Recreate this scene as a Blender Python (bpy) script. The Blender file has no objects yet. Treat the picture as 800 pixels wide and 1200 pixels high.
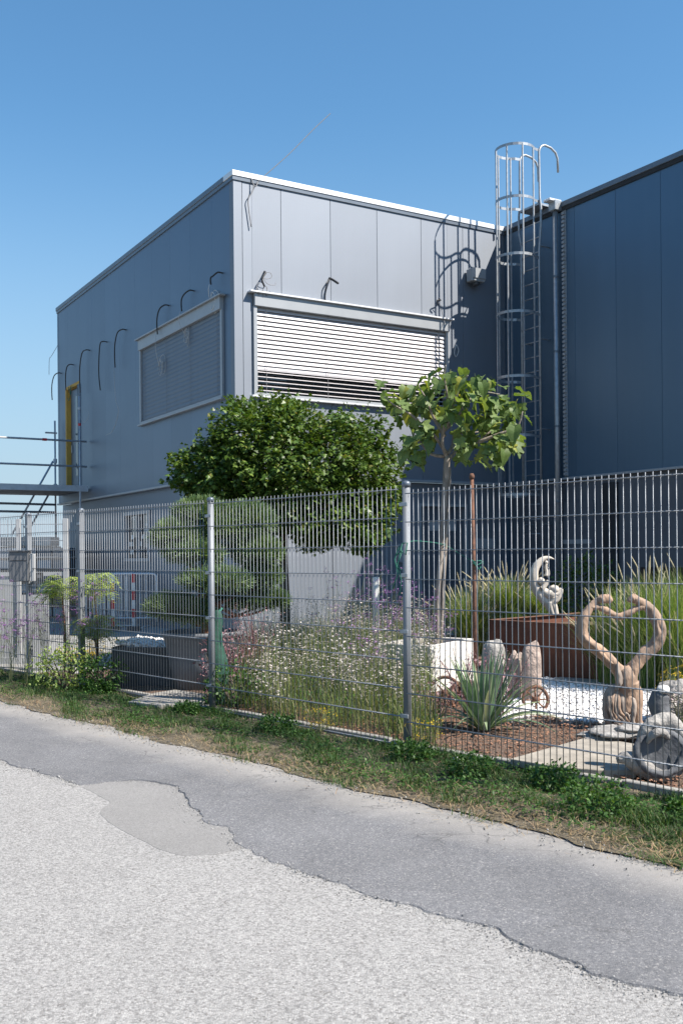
import bpy, math, random
import numpy as np
from mathutils import Vector, Matrix, Euler
rng = np.random.default_rng(7); random.seed(7)
scene = bpy.context.scene
COL = scene.collection
R = math.radians

# ------------------------------------------------------------ survey (recovered from the photograph's perspective)
FPX, PY0, ROLL, EYE = 1168.575, 649.85, 0.0088, 1.4594        # focal length in px of 800x1200, horizon, roll, eye height
BA, BX, BY = 0.5456, -1.7773, 16.925                           # office front corner and heading
FA, FX, FY = 0.7404, 0.4533, 7.4339                            # fence post and heading
ZTOP, WF, LF = 8.0, 5.97, 10.83                                # roof height, front width, side length
eS = np.array([math.cos(BA), math.sin(BA), 0]); eT = np.array([-math.sin(BA), math.cos(BA), 0]); B0 = np.array([BX, BY, 0])
fS = np.array([math.sin(FA), -math.cos(FA), 0]); fN = np.array([math.cos(FA), math.sin(FA), 0]); F0 = np.array([FX, FY, 0])
def ray(px, py):
    c, s = math.cos(ROLL), math.sin(ROLL); u = px-400; v = py-PY0
    return np.array([(c*u-s*v)/FPX, 1., -(s*u+c*v)/FPX])
CAM = np.array([0, 0, EYE])
def at(px, py, Y): return CAM+ray(px, py)*Y                    # a surveyed point at distance Y
def gnd(px, py, z=0.):
    d = ray(px, py); return CAM+d*(z-EYE)/d[2]
def toF(P): q = np.asarray(P)-F0; return np.array([q@fS, q@fN, P[2]])
def toB(P): q = np.asarray(P)-B0; return np.array([q@eS, q@eT, P[2]])
def fw(s, n, z=0.): return F0+fS*s+fN*n+np.array([0, 0, z])
def bw(s, t, z=0.): return B0+eS*s+eT*t+np.array([0, 0, z])

# ------------------------------------------------------------ camera
cd = bpy.data.cameras.new('camera'); cam = bpy.data.objects.new('camera', cd); COL.objects.link(cam)
cam.location = (0, 0, EYE); cam.rotation_euler = (math.pi/2, ROLL, 0)
cd.sensor_width = 36; cd.lens = FPX/1200*36; cd.shift_y = (PY0-600)/1200
cd.clip_end = 3000; cd.clip_start = .05
cd.dof.use_dof = True; cd.dof.focus_distance = 11; cd.dof.aperture_fstop = 7
scene.camera = cam

# ------------------------------------------------------------ light
SUNB = np.array([-.68, 1, -1.36])                               # travel of light in the office's own axes
sd = eS*SUNB[0]+eT*SUNB[1]+np.array([0, 0, SUNB[2]]); sd /= np.linalg.norm(sd)
elev = math.asin(-sd[2]); az = math.atan2(-sd[0], -sd[1])       # azimuth of the sun, clockwise from +Y
w = bpy.data.worlds.new('World'); scene.world = w; w.use_nodes = True
nt = w.node_tree; bg = nt.nodes['Background']
sky = nt.nodes.new('ShaderNodeTexSky'); sky.sky_type = 'NISHITA'; sky.sun_disc = False
sky.sun_elevation = elev; sky.sun_rotation = az; sky.altitude = 300; sky.air_density = 1.35; sky.dust_density = .1; sky.ozone_density = 7
hs = nt.nodes.new('ShaderNodeHueSaturation'); hs.inputs['Hue'].default_value = .492; hs.inputs['Saturation'].default_value = 1.09; nt.links.new(sky.outputs[0], hs.inputs['Color']); tcw = nt.nodes.new('ShaderNodeTexCoord'); sxw = nt.nodes.new('ShaderNodeSeparateXYZ'); nt.links.new(tcw.outputs['Generated'], sxw.inputs[0])
mrw = nt.nodes.new('ShaderNodeMapRange'); mrw.interpolation_type = 'SMOOTHSTEP'; nt.links.new(sxw.outputs[2], mrw.inputs[0]); mrw.inputs[1].default_value = -.02; mrw.inputs[2].default_value = .42; mrw.inputs[3].default_value = .9; mrw.inputs[4].default_value = 0
mxw = nt.nodes.new('ShaderNodeMix'); mxw.data_type = 'RGBA'; nt.links.new(mrw.outputs[0], mxw.inputs[0]); nt.links.new(hs.outputs[0], mxw.inputs[6]); mxw.inputs[7].default_value = (2.6, 3.55, 4.5, 1)
nt.links.new(mxw.outputs[2], bg.inputs[0]); bg.inputs[1].default_value = .087
sl = bpy.data.lights.new('sun', 'SUN'); so = bpy.data.objects.new('sun', sl); COL.objects.link(so)
sl.energy = 5; sl.angle = R(.5); sl.color = (1, .92, .82)
so.rotation_euler = Vector(sd).to_track_quat('-Z', 'Y').to_euler()
scene.view_settings.view_transform = 'Standard'; scene.view_settings.look = 'None'
scene.view_settings.exposure = .95; scene.view_settings.gamma = 1
scene.cycles.max_bounces = 6; scene.cycles.transparent_max_bounces = 8

# ------------------------------------------------------------ materials
def new_mat(name):
    m = bpy.data.materials.new(name); m.use_nodes = True
    return m, m.node_tree, m.node_tree.nodes['Principled BSDF']
def N(nt, t, **k):
    n = nt.nodes.new(t)
    for a, b in k.items():
        if a.startswith('_'): setattr(n, a[1:], b)
        else: n.inputs[a.replace('_', ' ')].default_value = b
    return n
def ramp(nt, src, stops):
    r = nt.nodes.new('ShaderNodeValToRGB'); nt.links.new(src, r.inputs[0])
    e = r.color_ramp.elements
    while len(e) < len(stops): e.new(.5)
    for q, (p, c) in zip(e, stops): q.position = p; q.color = (c[0], c[1], c[2], 1)
    return r.outputs[0]
def mix(nt, fac, a, b, mode='MIX'):
    m = nt.nodes.new('ShaderNodeMix'); m.data_type = 'RGBA'; m.blend_type = mode
    if isinstance(fac, (int, float)): m.inputs[0].default_value = fac
    else: nt.links.new(fac, m.inputs[0])
    for i, v in ((6, a), (7, b)):
        if isinstance(v, tuple): m.inputs[i].default_value = (*v[:3], 1)
        else: nt.links.new(v, m.inputs[i])
    return m.outputs[2]
def bump(nt, p, src, strength, dist):
    b = N(nt, 'ShaderNodeBump', Strength=strength, Distance=dist); nt.links.new(src, b.inputs['Height'])
    nt.links.new(b.outputs[0], p.inputs['Normal']); return b
def M(name, a, b=None, rough=.6, metal=0., scale=4., stretch=(1, 1, 1), bs=0., bscale=60., bdist=.004, spec=None, island=0., detail=4.):
    m, nt, p = new_mat(name)
    b = b or tuple(x*.75 for x in a)
    tc = nt.nodes.new('ShaderNodeTexCoord'); mp = N(nt, 'ShaderNodeMapping'); mp.inputs['Scale'].default_value = stretch
    nt.links.new(tc.outputs['Object'], mp.inputs[0])
    n = N(nt, 'ShaderNodeTexNoise', Scale=scale, Detail=detail, Roughness=.6); nt.links.new(mp.outputs[0], n.inputs['Vector'])
    c = ramp(nt, n.outputs[0], [(.32, b), (.68, a)])
    if island:
        g = nt.nodes.new('ShaderNodeNewGeometry'); h = N(nt, 'ShaderNodeHueSaturation')
        mr = N(nt, 'ShaderNodeMapRange'); nt.links.new(g.outputs['Random Per Island'], mr.inputs[0])
        mr.inputs[3].default_value = 1-island; mr.inputs[4].default_value = 1+island
        nt.links.new(mr.outputs[0], h.inputs['Value']); nt.links.new(c, h.inputs['Color']); c = h.outputs[0]
    nt.links.new(c, p.inputs['Base Color'])
    p.inputs['Roughness'].default_value = rough; p.inputs['Metallic'].default_value = metal
    if spec is not None: p.inputs['Specular IOR Level'].default_value = spec
    if bs:
        n2 = N(nt, 'ShaderNodeTexNoise', Scale=bscale, Detail=5.); nt.links.new(mp.outputs[0], n2.inputs['Vector'])
        bump(nt, p, n2.outputs[0], bs, bdist)
    return m
def leaf_mat(name, stops, rough=.45, trans=.35, tint=(1.3, 1.25, .45)):
    m, nt, p = new_mat(name)
    g = nt.nodes.new('ShaderNodeNewGeometry'); oi = nt.nodes.new('ShaderNodeObjectInfo')
    ad = N(nt, 'ShaderNodeMath', _operation='ADD'); fr = N(nt, 'ShaderNodeMath', _operation='FRACT')
    nt.links.new(g.outputs['Random Per Island'], ad.inputs[0]); nt.links.new(oi.outputs['Random'], ad.inputs[1]); nt.links.new(ad.outputs[0], fr.inputs[0])
    c = ramp(nt, fr.outputs[0], stops)
    tc = nt.nodes.new('ShaderNodeTexCoord'); n = N(nt, 'ShaderNodeTexNoise', Scale=9.); nt.links.new(tc.outputs['Object'], n.inputs['Vector'])
    c = mix(nt, .5, c, ramp(nt, n.outputs[0], [(.3, (.6, .6, .6)), (.7, (1.3, 1.3, 1.3))]), 'MULTIPLY')
    nt.links.new(c, p.inputs['Base Color']); p.inputs['Roughness'].default_value = rough; p.inputs['Specular IOR Level'].default_value = .3
    tr = nt.nodes.new('ShaderNodeBsdfTranslucent'); nt.links.new(mix(nt, 1., c, tint, 'MULTIPLY'), tr.inputs[0])
    ms = N(nt, 'ShaderNodeMixShader'); ms.inputs[0].default_value = trans
    nt.links.new(p.outputs[0], ms.inputs[1]); nt.links.new(tr.outputs[0], ms.inputs[2])
    nt.links.new(ms.outputs[0], nt.nodes['Material Output'].inputs[0])
    return m
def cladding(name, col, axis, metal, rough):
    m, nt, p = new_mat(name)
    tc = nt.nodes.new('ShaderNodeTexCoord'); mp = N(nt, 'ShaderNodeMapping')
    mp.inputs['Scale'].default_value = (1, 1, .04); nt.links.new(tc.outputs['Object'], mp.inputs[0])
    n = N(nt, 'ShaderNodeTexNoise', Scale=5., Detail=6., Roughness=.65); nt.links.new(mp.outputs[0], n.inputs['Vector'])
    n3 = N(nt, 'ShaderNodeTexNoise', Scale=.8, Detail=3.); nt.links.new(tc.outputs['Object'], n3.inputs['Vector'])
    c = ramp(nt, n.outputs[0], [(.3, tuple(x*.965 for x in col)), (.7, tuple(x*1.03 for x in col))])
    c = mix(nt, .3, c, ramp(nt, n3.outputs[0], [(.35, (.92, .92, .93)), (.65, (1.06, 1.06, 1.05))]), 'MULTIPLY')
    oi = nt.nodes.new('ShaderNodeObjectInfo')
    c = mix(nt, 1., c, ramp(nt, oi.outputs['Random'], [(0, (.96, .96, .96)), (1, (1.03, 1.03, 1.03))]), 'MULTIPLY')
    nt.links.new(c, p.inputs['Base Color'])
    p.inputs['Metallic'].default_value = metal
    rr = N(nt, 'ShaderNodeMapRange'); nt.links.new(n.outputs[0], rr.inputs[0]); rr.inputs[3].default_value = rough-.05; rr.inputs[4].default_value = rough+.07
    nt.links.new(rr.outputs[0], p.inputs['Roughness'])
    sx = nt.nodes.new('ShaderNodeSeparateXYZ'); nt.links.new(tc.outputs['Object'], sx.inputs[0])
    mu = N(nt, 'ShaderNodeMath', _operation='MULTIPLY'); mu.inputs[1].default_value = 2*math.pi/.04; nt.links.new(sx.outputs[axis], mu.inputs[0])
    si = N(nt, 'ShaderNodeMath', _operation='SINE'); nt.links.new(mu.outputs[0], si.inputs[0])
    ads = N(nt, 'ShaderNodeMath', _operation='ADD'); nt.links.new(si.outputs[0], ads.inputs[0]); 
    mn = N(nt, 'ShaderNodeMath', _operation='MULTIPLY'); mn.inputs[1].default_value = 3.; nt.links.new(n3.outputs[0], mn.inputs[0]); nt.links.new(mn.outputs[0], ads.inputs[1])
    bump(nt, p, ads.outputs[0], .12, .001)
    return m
def aggregate(name, stops, cell, rough=.9, bs=.8, bdist=.004, macro=(.85, 1.12), fine=None):
    m, nt, p = new_mat(name)
    tc = nt.nodes.new('ShaderNodeTexCoord')
    wn = N(nt, 'ShaderNodeTexNoise', Scale=cell*.8, Detail=2.); nt.links.new(tc.outputs['Object'], wn.inputs['Vector'])
    wv = nt.nodes.new('ShaderNodeVectorMath'); wv.operation = 'MULTIPLY_ADD'; wv.inputs[1].default_value = (.9/cell,)*3
    nt.links.new(wn.outputs['Color'], wv.inputs[0]); nt.links.new(tc.outputs['Object'], wv.inputs[2])
    v = N(nt, 'ShaderNodeTexVoronoi', Scale=cell); nt.links.new(wv.outputs[0], v.inputs['Vector'])
    sep = nt.nodes.new('ShaderNodeSeparateColor'); nt.links.new(v.outputs['Color'], sep.inputs[0])
    c = ramp(nt, sep.outputs[0], stops)
    v2 = N(nt, 'ShaderNodeTexVoronoi', Scale=cell*2.3); nt.links.new(wv.outputs[0], v2.inputs['Vector'])
    dk = ramp(nt, v.outputs['Distance'], [(.35, (1.05, 1.05, 1.05)), (.8, (.62, .61, .6))])
    c = mix(nt, .5, c, dk, 'MULTIPLY')
    n = N(nt, 'ShaderNodeTexNoise', Scale=.9, Detail=8., Roughness=.7); nt.links.new(tc.outputs['Object'], n.inputs['Vector'])
    c = mix(nt, 1., c, ramp(nt, n.outputs[0], [(.3, (macro[0],)*3), (.7, (macro[1],)*3)]), 'MULTIPLY')
    nt.links.new(c, p.inputs['Base Color']); p.inputs['Roughness'].default_value = rough; p.inputs['Specular IOR Level'].default_value = .25
    ad = N(nt, 'ShaderNodeMath', _operation='ADD')
    nt.links.new(v.outputs['Distance'], ad.inputs[0]); nt.links.new(v2.outputs['Distance'], ad.inputs[1])
    iv = N(nt, 'ShaderNodeMath', _operation='MULTIPLY'); iv.inputs[1].default_value = -1; nt.links.new(ad.outputs[0], iv.inputs[0])
    bump(nt, p, iv.outputs[0], bs, bdist)
    return m, nt, p, c, n
def G(v): return (v, v, v)
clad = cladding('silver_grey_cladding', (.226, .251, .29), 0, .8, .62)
clad_shaded = cladding('silver_grey_cladding_shaded', (.155, .195, .25), 1, .85, .45)  # same cladding, shade of the side wall put into a darker, bluer colour
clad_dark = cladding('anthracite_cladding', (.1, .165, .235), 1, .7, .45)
m_joint = M('joint_rubber', (.03, .032, .035), rough=.9)
m_base = M('base_render', (.36, .365, .375), (.31, .315, .33), rough=.85, scale=2, bs=.3, bscale=150, bdist=.002)
m_coping = M('coping_metal', (.72, .73, .74), (.66, .67, .69), rough=.42, metal=.35, scale=1.5)
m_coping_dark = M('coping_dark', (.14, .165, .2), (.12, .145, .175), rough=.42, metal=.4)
m_frame = M('window_frame_grey', (.33, .35, .37), (.3, .32, .34), rough=.45, metal=.2)
m_slat = M('blind_slat', (.52, .505, .52), (.48, .465, .48), rough=.5, metal=.1)
m_slat_shaded = M('blind_slat_shaded', (.13, .165, .21), (.12, .15, .195), rough=.5, metal=.2)  # side window slats: the facade's shade is mixed into this darker colour
m_cord = M('blind_cord', (.25, .25, .26), rough=.8)
m_galv = M('galvanised_steel', (.36, .385, .41), (.27, .29, .31), rough=.45, metal=.6, scale=14, bs=.1, bscale=200)
m_wire = M('fence_wire_galvanised', (.28, .3, .325), (.2, .215, .235), rough=.5, metal=.6, scale=9)
m_post = M('fence_post_galvanised', (.22, .24, .265), (.17, .185, .205), rough=.6, metal=.35, scale=7, stretch=(1, 1, .4))
m_black = M('black_plastic', (.015, .015, .017), rough=.5)
m_white = M('white_plastic', (.72, .72, .7), rough=.5)
m_thinwire = M('pale_cable', (.5, .5, .5), rough=.5)
m_glass, _n, _p = new_mat('dark_window_glass'); _p.inputs['Base Color'].default_value = (.02, .025, .03, 1); _p.inputs['Roughness'].default_value = .05
_p.inputs['Specular IOR Level'].default_value = .8
m_corten = M('corten_steel', (.17, .062, .034), (.075, .03, .02), rough=.85, scale=5, stretch=(1, 1, .5), bs=.4, bscale=70)
m_rust = M('rusty_iron', (.19, .09, .055), (.08, .045, .035), rough=.9, scale=20, bs=.4, bscale=120)
m_wood = M('weathered_carved_wood', (.43, .28, .185), (.17, .135, .11), rough=.75, scale=6, stretch=(1, 1, .35), bs=.9, bscale=38, bdist=.012)
m_woodgrey = M('grey_driftwood', (.36, .3, .25), (.17, .14, .12), rough=.85, scale=14, stretch=(1, 1, .25), bs=.9, bscale=30, bdist=.012)
m_bark = M('grey_bark', (.34, .3, .26), (.16, .135, .115), rough=.9, scale=24, stretch=(1, 1, .25), bs=.9, bscale=50, bdist=.01)
m_barkdark = M('dark_bark', (.13, .105, .085), (.06, .05, .04), rough=.95, scale=24, stretch=(1, 1, .25), bs=.9, bscale=50, bdist=.01)
m_pinebark = M('orange_pine_bark', (.3, .15, .085), (.14, .075, .05), rough=.95, scale=18, bs=.9, bscale=50, bdist=.01)
m_concrete = M('pale_concrete', (.33, .32, .295), (.22, .21, .195), rough=.9, scale=5, bs=.5, bscale=90, bdist=.004)
m_whiteconc = M('white_concrete', (.66, .65, .62), (.55, .53, .5), rough=.85, scale=3, bs=.2)
m_sand = M('sandstone_slab', (.37, .335, .28), (.22, .2, .17), rough=.9, scale=6, bs=.6, bscale=40, bdist=.006)
m_stone = M('grey_stone', (.4, .385, .36), (.2, .19, .18), rough=.9, scale=9, bs=1, bscale=26, bdist=.02)
m_reddstone = M('brown_stone', (.42, .33, .28), (.2, .16, .14), rough=.9, scale=12, bs=1, bscale=26, bdist=.02)
m_darkstone = M('dark_grey_stone', (.13, .138, .15), (.07, .075, .085), rough=.85, scale=9, bs=.7, bscale=40, bdist=.008)
m_cast = M('cast_stone_pale', (.62, .57, .5), (.42, .38, .33), rough=.85, scale=10, bs=.5, bscale=60)
m_pebble = M('white_marble_pebble', (.82, .81, .8), (.68, .66, .65), rough=.7, scale=3, island=.14)
m_anth = M('anthracite_box', (.055, .06, .068), (.045, .05, .055), rough=.6)
m_pot = M('grey_fibre_pot', (.17, .18, .2), (.12, .13, .145), rough=.7)
m_soil = M('garden_soil_mulch', (.19, .125, .09), (.07, .048, .036), rough=1, scale=30, bs=1, bscale=70, bdist=.02)
m_green = M('green_twine', (.02, .16, .115), (.015, .11, .08), rough=.7)
m_greennet = M('dark_green_net', (.015, .075, .05), (.01, .045, .03), rough=.8, scale=20, bs=.7, bscale=60)
m_red = M('red_plastic', (.55, .03, .04), rough=.5)
m_scaf = M('scaffold_tube', (.5, .54, .58), (.4, .43, .46), rough=.5, metal=.3, scale=8)
m_deck = M('scaffold_deck', (.2, .205, .21), (.13, .13, .135), rough=.7, metal=.2)
m_yellowwood = M('yellow_timber', (.55, .33, .06), (.42, .25, .05), rough=.8)
m_mail = M('mailbox_grey', (.15, .155, .165), (.12, .125, .135), rough=.45, metal=.2)
m_panel = M('pale_grey_sheet', (.38, .39, .4), (.34, .35, .36), rough=.6)
m_door = M('dark_blue_grey_door', (.1, .115, .135), (.09, .1, .12), rough=.5, metal=.2)
l_maple = leaf_mat('maple_leaf', [(0, (.03, .065, .012)), (.45, (.06, .115, .02)), (.8, (.11, .18, .035)), (.96, (.17, .23, .05)), (1, (.2, .16, .06))], .4, .25)
l_fig = leaf_mat('fig_leaf', [(0, (.09, .15, .04)), (.5, (.14, .21, .07)), (.85, (.2, .28, .1)), (.93, (.36, .36, .07)), (1, (.17, .25, .12))], .5, .4)
l_pine = leaf_mat('pine_needle', [(0, (.055, .105, .045)), (.5, (.11, .18, .075)), (1, (.21, .28, .12))], .5, .25)
l_grass = leaf_mat('verge_grass', [(0, (.025, .065, .015)), (.5, (.045, .1, .025)), (.85, (.08, .14, .04)), (.98, (.15, .17, .07)), (1, (.3, .24, .14))], .55, .3)
l_weed = leaf_mat('weed_leaf', [(0, (.025, .075, .015)), (.6, (.05, .12, .025)), (1, (.1, .18, .045))], .5, .3)
l_dry = leaf_mat('dry_straw', [(0, (.3, .22, .12)), (.5, (.42, .33, .2)), (1, (.22, .13, .08))], .8, .2)
l_meadow = leaf_mat('meadow_blade', [(0, (.08, .13, .04)), (.45, (.13, .19, .06)), (.8, (.23, .26, .12)), (1, (.42, .37, .24))], .6, .35)
l_fount = leaf_mat('fountain_grass_blade', [(0, (.07, .14, .03)), (.45, (.13, .22, .055)), (.8, (.25, .33, .12)), (1, (.5, .48, .28))], .5, .35)
l_yucca = leaf_mat('yucca_blade', [(0, (.1, .17, .1)), (.5, (.16, .25, .14)), (.85, (.26, .35, .2)), (1, (.45, .45, .3))], .45, .2, (1.1, 1.15, .8))
l_lime = leaf_mat('lime_frond', [(0, (.2, .3, .07)), (.6, (.36, .46, .15)), (1, (.5, .58, .26))], .5, .4)
m_plume = M('grass_plume', (.72, .64, .42), (.5, .44, .27), rough=.9, scale=30, bs=1, bscale=160, bdist=.01)
m_petw = leaf_mat('white_petal', [(0, (.4, .37, .3)), (.6, (.62, .58, .55)), (.85, (.75, .72, .7)), (1, (.6, .42, .46))], .6, .3, (1, 1, 1))
m_petp = leaf_mat('purple_flower', [(0, (.17, .07, .2)), (.6, (.33, .16, .4)), (1, (.5, .3, .58))], .6, .3, (1, 1, 1))
m_pety = leaf_mat('yellow_flower', [(0, (.7, .45, .02)), (1, (.8, .62, .05))], .6, .3, (1, 1, 1))
m_stem = M('flower_stem', (.16, .19, .08), (.12, .13, .06), rough=.8)
m_redtwig = M('dark_red_twig', (.16, .07, .07), (.1, .05, .055), rough=.8)
m_lav = leaf_mat('dusky_red_leaf', [(0, (.18, .08, .1)), (.6, (.3, .17, .19)), (1, (.42, .3, .3))], .6, .2, (1, .8, .8))

# ------------------------------------------------------------ object helpers
def tag(o, label=None, cat=None, group=None, kind=None):
    if label: o['label'] = label
    if cat: o['category'] = cat
    if group: o['group'] = group
    if kind: o['kind'] = kind
    return o
def empty(name, loc, label, cat, rz=0., group=None):
    o = bpy.data.objects.new(name, None); COL.objects.link(o); o.location = tuple(loc); o.rotation_euler = (0, 0, rz); o.empty_display_size = .1
    return tag(o, label, cat, group)
def link(name, me, parent=None, loc=None, rot=None, scale=None):
    o = bpy.data.objects.new(name, me); COL.objects.link(o)
    if parent: o.parent = parent
    if loc is not None: o.location = tuple(loc)
    if rot is not None: o.rotation_euler = rot
    if scale is not None: o.scale = scale if hasattr(scale, '__len__') else (scale,)*3
    return o
def copy_tree(o, parent=None):
    c = o.copy(); COL.objects.link(c); c.parent = parent
    for ch in list(o.children): copy_tree(ch, c)
    return c
class MB:
    def __init__(s): s.v = []; s.f = []
    def add(s, v, f):
        b = len(s.v); s.v += [tuple(x) for x in v]; s.f += [tuple(i+b for i in q) for q in f]
    def box(s, x0, x1, y0, y1, z0, z1, ch=0.):
        if ch <= 0:
            v = [(x, y, z) for x in (x0, x1) for y in (y0, y1) for z in (z0, z1)]
            s.add(v, [(0, 1, 3, 2), (4, 6, 7, 5), (0, 4, 5, 1), (2, 3, 7, 6), (0, 2, 6, 4), (1, 5, 7, 3)])
        else:
            bm = [];c = ch
            cx = []
            for sx in (0, 1):
                for sy in (0, 1):
                    for sz in (0, 1):
                        X, Y, Z = (x0, x1)[sx], (y0, y1)[sy], (z0, z1)[sz]
                        dx, dy, dz = (c, -c)[sx], (c, -c)[sy], (c, -c)[sz]
                        cx += [(X, Y+dy, Z+dz), (X+dx, Y, Z+dz), (X+dx, Y+dy, Z)]
            I = lambda a, b, d, k: ((a*2+b)*2+d)*3+k
            f = []
            f += [(I(0,0,0,0), I(0,0,1,0), I(0,1,1,0), I(0,1,0,0)), (I(1,0,0,0), I(1,1,0,0), I(1,1,1,0), I(1,0,1,0))]
            f += [(I(0,0,0,1), I(1,0,0,1), I(1,0,1,1), I(0,0,1,1)), (I(0,1,0,1), I(0,1,1,1), I(1,1,1,1), I(1,1,0,1))]
            f += [(I(0,0,0,2), I(0,1,0,2), I(1,1,0,2), I(1,0,0,2)), (I(0,0,1,2), I(1,0,1,2), I(1,1,1,2), I(0,1,1,2))]
            for a in (0, 1):
                for b in (0, 1):
                    f += [(I(a,b,0,0), I(a,b,0,1), I(a,b,1,1), I(a,b,1,0)), (I(a,0,b,0), I(a,0,b,2), I(a,1,b,2), I(a,1,b,0)), (I(0,a,b,1), I(0,a,b,2), I(1,a,b,2), I(1,a,b,1))]
            for a in (0, 1):
                for b in (0, 1):
                    for d in (0, 1): f.append((I(a,b,d,0), I(a,b,d,1), I(a,b,d,2)))
            s.add(cx, f)
        return s
    def tube(s, pts, r, n=8, flat=None, caps=True):
        P = [Vector(p) for p in pts]; m = len(P)
        rr = r if hasattr(r, '__len__') else [r]*m
        b = len(s.v); T0 = (P[1]-P[0]).normalized()
        up = Vector((0, 0, 1)) if abs(T0.z) < .9 else Vector((1, 0, 0))
        U = T0.cross(up).normalized()
        for i, p in enumerate(P):
            T = (P[min(i+1, m-1)]-P[max(i-1, 0)])
            T = T.normalized() if T.length > 1e-9 else T0
            U = (U-T*U.dot(T)).normalized(); V = T.cross(U)
            for k in range(n):
                a = 2*math.pi*k/n
                s.v.append(tuple(p+(U*math.cos(a)+V*math.sin(a))*rr[i]))
        for i in range(m-1):
            for k in range(n):
                k2 = (k+1) % n
                s.f.append((b+i*n+k, b+i*n+k2, b+(i+1)*n+k2, b+(i+1)*n+k))
        if caps:
            s.f.append(tuple(b+k for k in range(n))[::-1]); s.f.append(tuple(b+(m-1)*n+k for k in range(n)))
        return s
    def prism(s, poly, z0, z1):
        n = len(poly); v = [(p[0], p[1], z0) for p in poly]+[(p[0], p[1], z1) for p in poly]
        s.add(v, [tuple(range(n))[::-1], tuple(range(n, 2*n))]+[(i, (i+1) % n, n+(i+1) % n, n+i) for i in range(n)]); return s
    def lathe(s, c, prof, n=20):
        b = len(s.v)
        for r, z in prof:
            for k in range(n):
                a = 2*math.pi*k/n; s.v.append((c[0]+r*math.cos(a), c[1]+r*math.sin(a), c[2]+z))
        for i in range(len(prof)-1):
            for k in range(n):
                k2 = (k+1) % n; s.f.append((b+i*n+k, b+i*n+k2, b+(i+1)*n+k2, b+(i+1)*n+k))
        s.f.append(tuple(b+k for k in range(n))[::-1]); s.f.append(tuple(b+(len(prof)-1)*n+k for k in range(n)))
        return s
    def blob(s, c, rx, ry, rz, seed=0, amp=.12, n=14, sq=1.):
        r0 = random.Random(seed); ph = [(r0.uniform(1, 3.4), r0.uniform(0, 6), r0.uniform(1, 3.4), r0.uniform(0, 6)) for _ in range(5)]
        b = len(s.v); h = n//2+1
        for i in range(h+1):
            th = math.pi*i/h
            for k in range(n):
                a = 2*math.pi*k/n; sn, cn = max(0, math.sin(th))**sq, math.copysign(abs(math.cos(th))**sq, math.cos(th)); x, y, z = sn*math.cos(a), sn*math.sin(a), cn
                q = 1+amp*sum(math.sin(f1*x*2+p1+z)*math.sin(f2*y*2+p2-z*f1) for f1, p1, f2, p2 in ph)/1.6
                s.v.append((c[0]+rx*x*q, c[1]+ry*y*q, c[2]+rz*z*q))
        for i in range(h):
            for k in range(n):
                k2 = (k+1) % n; s.f.append((b+i*n+k, b+(i+1)*n+k, b+(i+1)*n+k2, b+i*n+k2))
        return s
    def mesh(s, name, mat, smooth=False, org=(0, 0, 0)):
        me = bpy.data.meshes.new(name); o = Vector(org)
        me.from_pydata([tuple(Vector(v)-o) for v in s.v], [], s.f)
        me.materials.append(mat)
        if smooth: me.polygons.foreach_set('use_smooth', [True]*len(me.polygons))
        me.update(); return me
    def build(s, name, mat, parent=None, smooth=False, org=None):
        # vertices are given in world metres when org is given, else in the parent's own metres
        return link(name, s.mesh(name, mat, smooth, org if org is not None else (0, 0, 0)), parent)
def np_mesh(name, V, F, mat, smooth=False):
    me = bpy.data.meshes.new(name); V = np.asarray(V, np.float32); F = np.asarray(F, np.int32)
    me.vertices.add(len(V)); me.vertices.foreach_set('co', V.ravel())
    k = F.shape[1]; me.loops.add(F.size); me.loops.foreach_set('vertex_index', F.ravel())
    me.polygons.add(len(F)); me.polygons.foreach_set('loop_start', np.arange(0, F.size, k, dtype=np.int32))
    try: me.polygons.foreach_set('loop_total', np.full(len(F), k, np.int32))
    except Exception: pass
    if smooth: me.polygons.foreach_set('use_smooth', np.ones(len(F), bool))
    me.materials.append(mat); me.update(calc_edges=True); me.validate(); return me
def inst(tv, tf, Rm, T, S):
    tv = np.asarray(tv, float); tf = np.asarray(tf); n = len(T); S = np.asarray(S, float)
    S = S[:, None, None] if S.ndim == 1 else S[:, None, :]
    V = np.einsum('nij,nvj->nvi', Rm, tv[None]*S)+np.asarray(T)[:, None]
    F = tf[None]+(np.arange(n)*len(tv))[:, None, None]
    return V.reshape(-1, 3), F.reshape(-1, tf.shape[1])
def basis(d, up=None, roll=None):
    d = d/np.linalg.norm(d, axis=1, keepdims=True)
    a = np.where(np.abs(d[:, 2:3]) > .95, np.array([[1., 0, 0]]), np.array([[0, 0, 1.]])) if up is None else up
    x = np.cross(d, a); x /= np.linalg.norm(x, axis=1, keepdims=True)+1e-9; z = np.cross(x, d)
    if roll is not None:
        c, s = np.cos(roll)[:, None], np.sin(roll)[:, None]; x, z = x*c+z*s, -x*s+z*c
    return np.stack([x, d, z], 2)          # columns: x width, y along leaf, z normal
def rdir(n): v = rng.normal(size=(n, 3)); return v/np.linalg.norm(v, axis=1, keepdims=True)
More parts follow.
